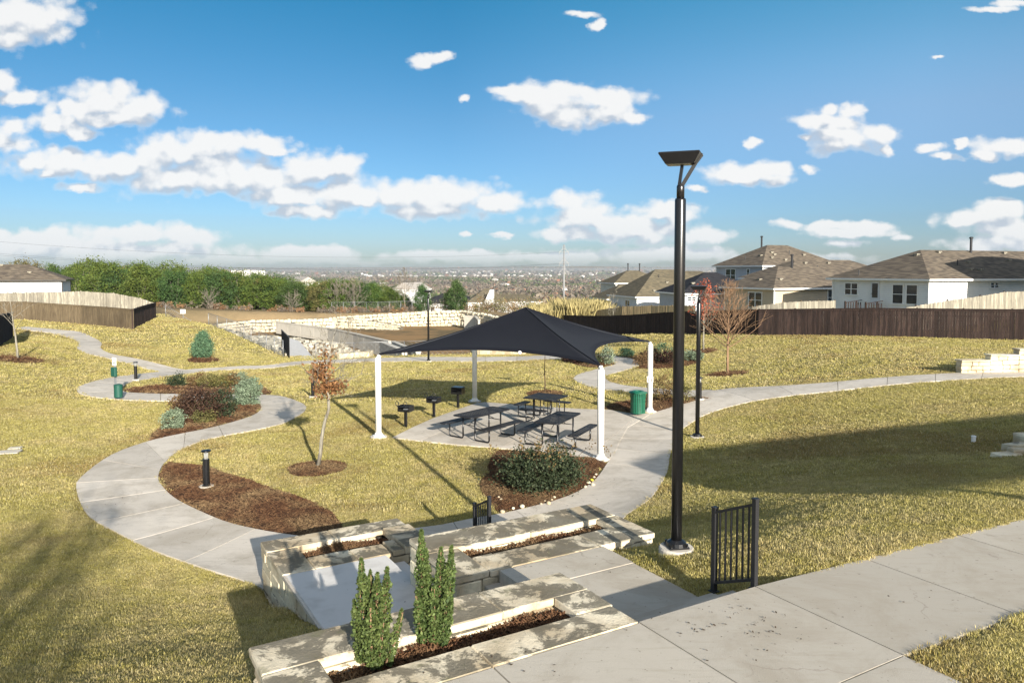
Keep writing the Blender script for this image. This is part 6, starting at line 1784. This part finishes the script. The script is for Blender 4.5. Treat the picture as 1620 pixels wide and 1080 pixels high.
# sunlit side of the grey house is painted cream-white in the photo's light: same siding
# olive-roofed house left of the tall lamp, dark-roofed one right of it, and one more behind
co = cpx(1008, 100); zo = CAM_H - 42.5 * 100 / 1190
house('white-walled house with a large olive hip roof just left of the tall lamp', co, R(14),
    [(0, 13.5, 0, 9.5, zo - 2.8, zo, .70, None)], 'siding_white', 'roof_olive',
    windows=[('L', 3.2, zo - 2.0, 1.5, 1.4, 2, 0), ('F', 7.5, zo - .95, 1.2, .5, 2, 0)], vents=[(0, .22, .2, 'Fv'), (0, .5, .25, 'Fv'), (0, .4, .5, 'Fv'), (0, .35, .7, 'Fp'), (0, .62, .95, 'Fp')])
cd = cpx(1082, 84); zd = CAM_H - 37.0 * 84 / 1190
house('house with a near-black roof between the tall lamp and the two-storey house', cd, R(8),
    [(0, 9.5, 0, 8, zd - 2.7, zd, .52, None)], 'siding_grey', 'roof_dark', windows=[('F', .9, zd - .8, 1.0, .4, 2, 0), ('F', 6, zd - 1.6, 1.0, 1.3, 1, 0)], vents=[(0, .2, .45, 'Fv')])
c6 = cpx(962, 125); z6 = CAM_H - 46 * 125 / 1190
house('low house with an olive roof and cream walls, leftmost of the right-hand group', c6, R(14),
    [(0, 9, 0, 7.5, z6 - 2.6, z6, .58, None), (4.5, 14, 7.8, 15, z6 - 2, z6 + 2.5, .55, None)], 'siding_cream', 'roof_olive',
    windows=[('F', 2.6, z6 - 1.9, .9, 1.2, 1, 0), ('F', 5.6, z6 + .9, .9, .9, 2, 7.8)], vents=[(1, .4, .95, 'FP'), (1, .62, .95, 'FP'), (0, .3, .5, 'Fv')])
c7 = cpx(1035, 150); z7 = CAM_H - 9 * 150 / 1190
house('house whose olive ridge shows behind the tall lamp', c7, R(5), [(0, 16, 0, 10, z7 - 5, z7 - 1.0, .35, None)], 'siding_cream', 'roof_olive')
# left house
cl = cpx(98.5, 86); zl = CAM_H - 15.5 * 86 / 1190
house('white house with a brown hip roof above the fence at the far left', cl, R(24),
    [(-17, 0, 0, 7.4, zl - 3.2, zl, .42, None)], 'siding_white', 'roof_brown', trim='black_metal',
    windows=[('F', -9.2, zl - 2.2, 1.2, 1.9, 1, 0)], vents=[(0, .79, .45, 'Fv'), (0, .62, .93, 'Fv'), (0, .2, .5, 'Fv')])
# white houses in the dip beyond the basin
for (px, Y, w, d, ey, pk, rz_, lab) in ((672, 175, 14, 9, 481, 466, 12, 'small grey-roofed house left of the pointed cedar'), (741, 168, 9, 8, 478.5, 457, 6, 'white house with an olive roof right of the pointed cedar'), (768, 176, 13, 8, 477, 466, 2, 'long low white house with a dark roof, right of the other white houses')):
    c = cpx(px, Y); ze_ = CAM_H - (ey - 427) / 1190 * Y; zr_ = CAM_H - (pk - 427) / 1190 * Y
    house(lab, c, R(rz_), [(0, w, 0, d, ze_ - 3.4, ze_, (zr_ - ze_) / (d / 2 + .42), None)], 'siding_white', 'roof_olive' if px > 700 else 'roof_dark', windows=[('F', 1.8, ze_ - 2, 1, 1.3, 1, 0), ('F', w - 3, ze_ - 2, 1, 1.3, 1, 0)], group='white houses in the dip')
cch = cpx(763, 167); o = thing('gable_wall', 'white stepped gable wall standing out beside the olive-roofed white house', 'wall', cch)
z0 = CAM_H - 62 / 1190 * 167; mb = MB(); mb.add([(0, 0, z0 - 2), (2.6, 0, z0 - 2), (2.6, 0, z0 + 4.3), (1.7, 0, z0 + 4.3), (0, 0, z0 + .6), (0, .4, z0 - 2), (2.6, .4, z0 - 2), (2.6, .4, z0 + 4.3), (1.7, .4, z0 + 4.3), (0, .4, z0 + .6)], [(0, 1, 2, 3, 4), (9, 8, 7, 6, 5), (4, 3, 8, 9), (3, 2, 7, 8), (2, 1, 6, 7), (0, 4, 9, 5)])
mb.build('wall', M['siding_white'], o)  # white gable wall of a house, no chimney
for px, Y, ey, w, lab in ((478, 260, 449, 13, 'white gable of a house showing above the cedars, left one'), (630, 240, 458, 12, 'pale roof of a house showing above the right end of the cedars')):
    c = cpx(px - 8, Y); ze_ = CAM_H - (ey - 427) / 1190 * Y
    house(lab, c, R(35 if px < 500 else -20), [(0, w * .6, 0, w, ze_ - 7, ze_, .55, .0)], 'siding_white', 'far_roof')

# ------------------------------------------------------------------ detention basin: walls, rip-rap, chain link
def line_pts(L_): return [at_depth(*q) for q in L_]
def boulder_wall(label, top, hts, rows, size, seed, mat='white_boulder', lean=.15):
    root = thing('boulder_wall', label, 'wall'); r = random.Random(seed)
    P = [Vector(p) for p in top]; cum = [0]
    for a, b in zip(P[:-1], P[1:]): cum.append(cum[-1] + math.hypot(b.x - a.x, b.y - a.y))
    vs = MB(); tot = cum[-1]; big = []
    nrm_len = int(tot / size)
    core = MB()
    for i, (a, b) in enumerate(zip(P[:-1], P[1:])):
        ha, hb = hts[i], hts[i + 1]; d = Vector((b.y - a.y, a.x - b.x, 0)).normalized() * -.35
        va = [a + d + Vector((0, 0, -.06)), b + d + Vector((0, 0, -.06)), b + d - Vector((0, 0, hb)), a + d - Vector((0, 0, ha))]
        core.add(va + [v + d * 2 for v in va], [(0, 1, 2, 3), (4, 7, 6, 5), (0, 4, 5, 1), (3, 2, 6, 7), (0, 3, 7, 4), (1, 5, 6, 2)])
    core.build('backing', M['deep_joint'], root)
    shapes = []
    for s in range(8):
        mb = MB(); mb.box((0, 0, 0), (1, .8, 1), bev=.16, jit=.09, rng=r); shapes.append(mb.mesh('boulder', M[mat]))
    cnt_ = 0; rest = MB()
    for row in range(rows):
        s = 0
        while s < tot:
            L0 = size * r.uniform(.6, 1.4); s += L0 * .5
            if s > tot: break
            i = max(k for k in range(len(cum)) if cum[k] <= s); i = min(i, len(P) - 2); f = (s - cum[i]) / max(cum[i + 1] - cum[i], 1e-6)
            p = P[i].lerp(P[i + 1], f); h = hts[i] + (hts[i + 1] - hts[i]) * f
            if h > .15:
                hh = h / rows; z = p.z - hh * (row + .5) + r.uniform(-.08, .08) * hh; d = (P[i + 1] - P[i]); n_ = Vector((d.y, -d.x, 0)).normalized()
                if n_.dot(p - Vector((0, 0, p.z))) > 0: n_ = -n_
                q = Vector((p.x, p.y, z)) + n_ * (lean * row * hh + r.uniform(-.08, .08))
                if cnt_ < 280:
                    o = link('boulder', r.choice(shapes), root, q, math.atan2(d.y, d.x) + r.uniform(-.2, .2)); o.rotation_euler[0] = r.uniform(-.2, .2); o.scale = (L0 * .93, .6, hh * r.uniform(.75, 1.05))
                else: rest.box(q, (L0 * .95, .6, hh), rz=math.atan2(d.y, d.x), jit=.08, rng=r)
                cnt_ += 1
            s += L0 * .5
    if rest.v: tag(rest.build('boulders', M[mat], root), kind='stuff')
    return root
boulder_wall('tall white boulder wall along the far side of the basin', line_pts([(520, 502, 116.6), (560, 499, 117.1), (633, 494.5, 118.0), (680, 492, 118.4), (730, 490.5, 118.8)]), [2.2, 2.7, 3.1, 3.0, 2.9], 6, .6, 11)
boulder_wall('right-hand corner of the white boulder wall turning toward the canopy', line_pts([(730, 490.5, 118.8), (772, 497, 111), (795, 503, 99)]), [2.9, 2.5, 2.2], 5, .6, 12)
boulder_wall('pale boulder bank along the left part of the basin', line_pts([(345, 512, 100), (400, 506, 106), (470, 505, 110), (530, 504, 114), (590, 508, 112), (632, 516, 110)]), [2.0, 2.6, 3.1, 2.8, 2.3, 1.0], 6, .62, 13, lean=.5)
def rip(label, poly, n, size, seed):
    r = random.Random(seed); mb = MB(); q = [at_depth(*p)[:2] for p in poly]
    x0, x1 = min(a for a, _ in q), max(a for a, _ in q); y0, y1 = min(b for _, b in q), max(b for _, b in q); k = 0
    while k < n:
        x, y = r.uniform(x0, x1), r.uniform(y0, y1)
        if not in_poly(np.array([x]), np.array([y]), q)[0]: k += .2; continue
        k += 1; s = size * r.uniform(.5, 1.4); mb.box((x, y, g1(x, y) + s * .2), (s, s * .8, s * .6), rz=r.uniform(0, 3), jit=s * .18, rng=r)
    tag(mb.build('rip_rap', M['rip_rap'], None), kind='stuff')
rip('', [(335, 517, 80), (400, 544, 64), (446, 562, 56), (447, 535, 72), (440, 515, 96), (350, 508, 100)], 1500, .55, 14)
rip('', [(437, 525, 98), (524, 532, 92), (600, 552, 76), (570, 560, 66), (440, 545, 80)], 420, .4, 15)
# concrete channel wall, ramp and weir
def panel_wall(label, top, hts, seam, thick=.3, name='concrete_wall'):
    root = thing(name, label, 'wall'); P = [Vector(p) for p in top]
    for i, (a, b) in enumerate(zip(P[:-1], P[1:])):
        L_ = (Vector((b.x, b.y, 0)) - Vector((a.x, a.y, 0))).length; n = max(1, int(L_ / seam)); ang = math.atan2(b.y - a.y, b.x - a.x)
        for k in range(n):
            p, q = a.lerp(b, k / n), a.lerp(b, (k + 1) / n); h = (hts[i] + (hts[i + 1] - hts[i]) * (k + .5) / n); d = Vector((math.sin(ang), -math.cos(ang), 0)) * thick / 2; e = (q - p) * (.025 / max((q - p).length, .1))
            p2, q2 = p + e, q - e; dn = Vector((0, 0, h))
            vs = [p2 + d, q2 + d, q2 - d, p2 - d]; vs += [v - dn for v in vs]
            MB().add(vs, [(0, 1, 2, 3), (7, 6, 5, 4), (0, 4, 5, 1), (1, 5, 6, 2), (2, 6, 7, 3), (3, 7, 4, 0)]).build('panel', M['pond_concrete'], root)
        c = MB(); c.bar(a + Vector((0, 0, .06)), b + Vector((0, 0, .06)), thick + .1, .12); c.build('coping', M['pond_concrete'], root)
    return root
panel_wall('long grey concrete wall crossing the basin from the left', line_pts([(438, 509.5, 101), (520, 520, 92), (560, 528, 85), (617, 541, 75)]), [1.5, 1.5, 1.5, 1.7], 3.0)
panel_wall('pale sloping concrete weir wall at the near end of the channel', line_pts([(604, 542, 73), (640, 556, 62)]), [1.2, 1.6], 2.5, .45)
panel_wall('second sloping weir wall disappearing behind the canopy', line_pts([(622, 541, 74), (662, 558, 60)]), [1.2, 1.6], 2.5, .35)
panel_wall('short concrete headwall box at the far right of the basin', line_pts([(735, 500, 113), (752, 501, 112), (758, 507, 106)]), [2.2, 2.2, 2.0], 2.0)
ra = thing('concrete_ramp', 'pale concrete ramp slab going down into the basin beside the black panel fence', 'ramp')
q = [at_depth(*p) for p in ((458, 567, 53.2), (497, 567.5, 53.0), (474, 540, 72), (449, 532, 78))]
mb = MB(); mb.add([(a, b, c + .03) for a, b, c in q] + [(a, b, c - .5) for a, b, c in q], [(0, 1, 2, 3), (7, 6, 5, 4), (0, 4, 5, 1), (1, 5, 6, 2), (2, 6, 7, 3), (3, 7, 4, 0)]); mb.build('slab', M['new_concrete'], ra)
# low limestone kerb wall on the far side of the rear walk
lw = thing('kerb_wall', 'low cream limestone wall behind the rear walk', 'wall'); PP = [gp(535, 567.5), gp(580, 564.5), gp(640, 561.5), gp(760, 560.5), gp(830, 560.5)]; rlw = random.Random(6)
for a, b in zip(PP[:-1], PP[1:]):
    L_ = math.hypot(b[0] - a[0], b[1] - a[1]); n = max(1, int(L_ / .9)); an = math.atan2(b[1] - a[1], b[0] - a[0])
    for k in range(n):
        f = (k + .5) / n; x = a[0] + (b[0] - a[0]) * f; y = a[1] + (b[1] - a[1]) * f; MB().box((0, 0, 0), (L_ / n - .03, .4, .55), bev=.03, jit=.02, rng=rlw).build('stone', M['wall_stone'], lw, (x, y, g1(x, y) + .12), an)
# chain-link fences: posts, rails and a real woven mesh of thin wires
def chain(label, pts, h, step, mat='galvanised', mesh_step=.35, wr=.007, pr=.03, rail_r=.02, group=None):
    root = thing('chain_fence', label, 'fence', group=group); mb = MB(); ps_ = MB(); P = [Vector(p) for p in pts]
    for a, b in zip(P[:-1], P[1:]):
        L_ = (b - a).length; n = max(1, int(L_ / step))
        for k in range(n + 1):
            q = a.lerp(b, k / n); MB().tube([q, q + Vector((0, 0, h))], pr, 6).build('post', M[mat], root)
        MB().tube([a + Vector((0, 0, h)), b + Vector((0, 0, h))], rail_r, 5).build('rail', M[mat], root)
        m = int(L_ / mesh_step)
        for k in range(m):
            for s in (0, 1):
                j = k + (round(h / mesh_step) if s == 0 else -round(h / mesh_step)); f0, f1 = k / m, min(max(j / m, 0), 1)
                hh = h * min(1, abs(f1 - f0) * m / max(1, round(h / mesh_step)))
                mb.tube([a.lerp(b, f0), a.lerp(b, f1) + Vector((0, 0, hh))], wr, 3, cap=False)
    mb.build('mesh', M[mat], root)
def gfeet(L_, sub=5): return [Vector((p[0], p[1], g1(p[0], p[1]) )) for p in (at_depth(*q) for q in L_)]
chain('chain-link fence along the dirt strip left of the basin', gfeet([(262, 503, 92), (300, 508, 92), (340, 510, 95), (400, 505, 104), (460, 503, 110), (520, 502, 116)]), 1.5, 3.0)
chain('chain-link fence running down the grass edge toward the ramp', gfeet([(330, 515, 76), (375, 530, 68), (410, 548, 61), (448, 565, 53.5)]), 1.2, 2.6)
chain('grey chain-link fence standing on the far boulder wall before the cedars', gfeet([(525, 501, 121), (580, 498, 121.5), (652, 494, 122)]), 1.7, 1.8)
chain('thin chain-link fence behind the low limestone wall', gfeet([(500, 567, 53.6), (560, 565, 54), (640, 560, 55), (760, 560, 55.5), (815, 560, 56)]), 1.1, 3.0, wr=.005)
bp = thing('panel_fence', 'short black metal panel fence at the head of the concrete ramp', 'fence'); a = Vector(at_depth(458, 567, 53)); b = Vector(at_depth(446, 566, 66)); a.z = g1(a.x, a.y); b.z = a.z - .5
for k in range(34):
    q = a.lerp(b, k / 33); MB().box(q + Vector((0, 0, .75)), (.035, .035, 1.5)).build('baluster', M['black_paint'], bp)
for f in (.15, 1.48): MB().bar(a + Vector((0, 0, f)), b + Vector((0, 0, f)), .05).build('rail', M['black_paint'], bp)
g = at_depth(290, 511, 91); sgn = thing('warning_sign', 'small white sign on a post by the chain-link fence at left', 'sign', (g[0], g[1], g1(g[0], g[1])))
MB().box((0, 0, .8), (.06, .06, 1.7)).build('post', M['galvanised'], sgn); MB().box((0, -.05, 1.45), (.62, .02, .5)).build('panel', M['trim_white'], sgn)
mb = MB(); mb.box((0, -.063, 1.53), (.45, .004, .06)); mb.box((0, -.063, 1.42), (.38, .004, .04)); mb.build('print', M['rust'], sgn)

# dead leaves and bark crumbs blown onto the concrete
def litter():
    r = np.random.default_rng(70); P = []
    for (px, py, n, sx, sy, z) in ((1175, 985, 46, .30, .22, 1.9), (1120, 1010, 16, .5, .3, 1.9), (1500, 940, 10, .4, .2, 1.9), (790, 1045, 8, .3, .2, 1.9), (900, 890, 10, .5, .4, 1.45), (560, 930, 12, .5, .5, .85), (300, 692, 60, .45, .2, None), (370, 680, 16, .3, .15, None), (230, 730, 10, .5, .4, None), (1150, 640, 50, .8, .4, None), (1000, 700, 26, .6, .8, None), (900, 800, 22, .5, .3, None), (170, 810, 16, .5, .8, None), (860, 690, 14, 1.2, .8, None)):
        c = at_z(px, py, z) if z is not None else gp(px, py)
        for k in range(n):
            x, y = c[0] + r.normal() * sx, c[1] + r.normal() * sy
            P.append((x, y, (z if z is not None else g1(x, y) + .03) + .012))
    V, F = quads(np.array(P), .015, r, .5, up=5.0)
    material('dead_leaf', (.06, .04, .025), .9)
    tag(link('leaf_litter', np_mesh('leaf_litter', V, F, M['dead_leaf'])), kind='stuff')
litter()
# outside the frame: a pavilion added and shaped for its lawn shadow, a neighbouring house
pv = thing('pavilion', 'unseen open pavilion with a hip roof, placed just outside the frame to shade the right lawn', 'pavilion', (15.6, 3.0, ZU), R(21))
vs, fs, ex = roof_mesh(-4.6, 8, -1.35, 1.35, 3.9, .45, None, .4); MB().add(vs, fs).build('roof', M['roof_brown'], pv)
for x in (-4.2, 1.6, 7.4):
    for y in (-1.2, 1.2): MB().box((x, y, 1.94), (.16, .16, 3.9)).build('post', M['wall_stone'], pv)
house('neighbouring two-storey house outside the right edge of the frame', (44.4, 46, 0), R(22), [(0, 14, 0, 11, 1, 8.2, .5, None)], 'siding_white', 'roof_brown')
simple_tree('park_tree', 'park tree behind the camera whose shadow mottles the lower left lawn', None, 6.0, .16, 30, 'bark_grey', 61, lambda f: 2.4 * (1.15 - f) + .4, lambda f: .5, ('leaf_olive', .08, 500, .22, lambda t: True), depth=3, f0=.3, kids=4, minr=.01, loc=(.9, -8.6, 1.85))

# the air: thin haze that only the far valley gathers
def haze():
    me = MB().box((0, 4000, -18), (24000, 26000, 88)).mesh('haze', None)
    o = link('haze', me); m = bpy.data.materials.new('haze'); m.use_nodes = True; nt = m.node_tree; nt.nodes.clear()
    v = N(nt, 'ShaderNodeVolumePrincipled', {'Color': (.95, .97, 1, 1), 'Density': 0.00012, 'Anisotropy': 0.3}); ou = nt.nodes.new('ShaderNodeOutputMaterial'); nt.links.new(v.outputs[0], ou.inputs['Volume'])
    me.materials.append(m); tag(o, kind='stuff')
USE_HAZE = True
if USE_HAZE: haze()
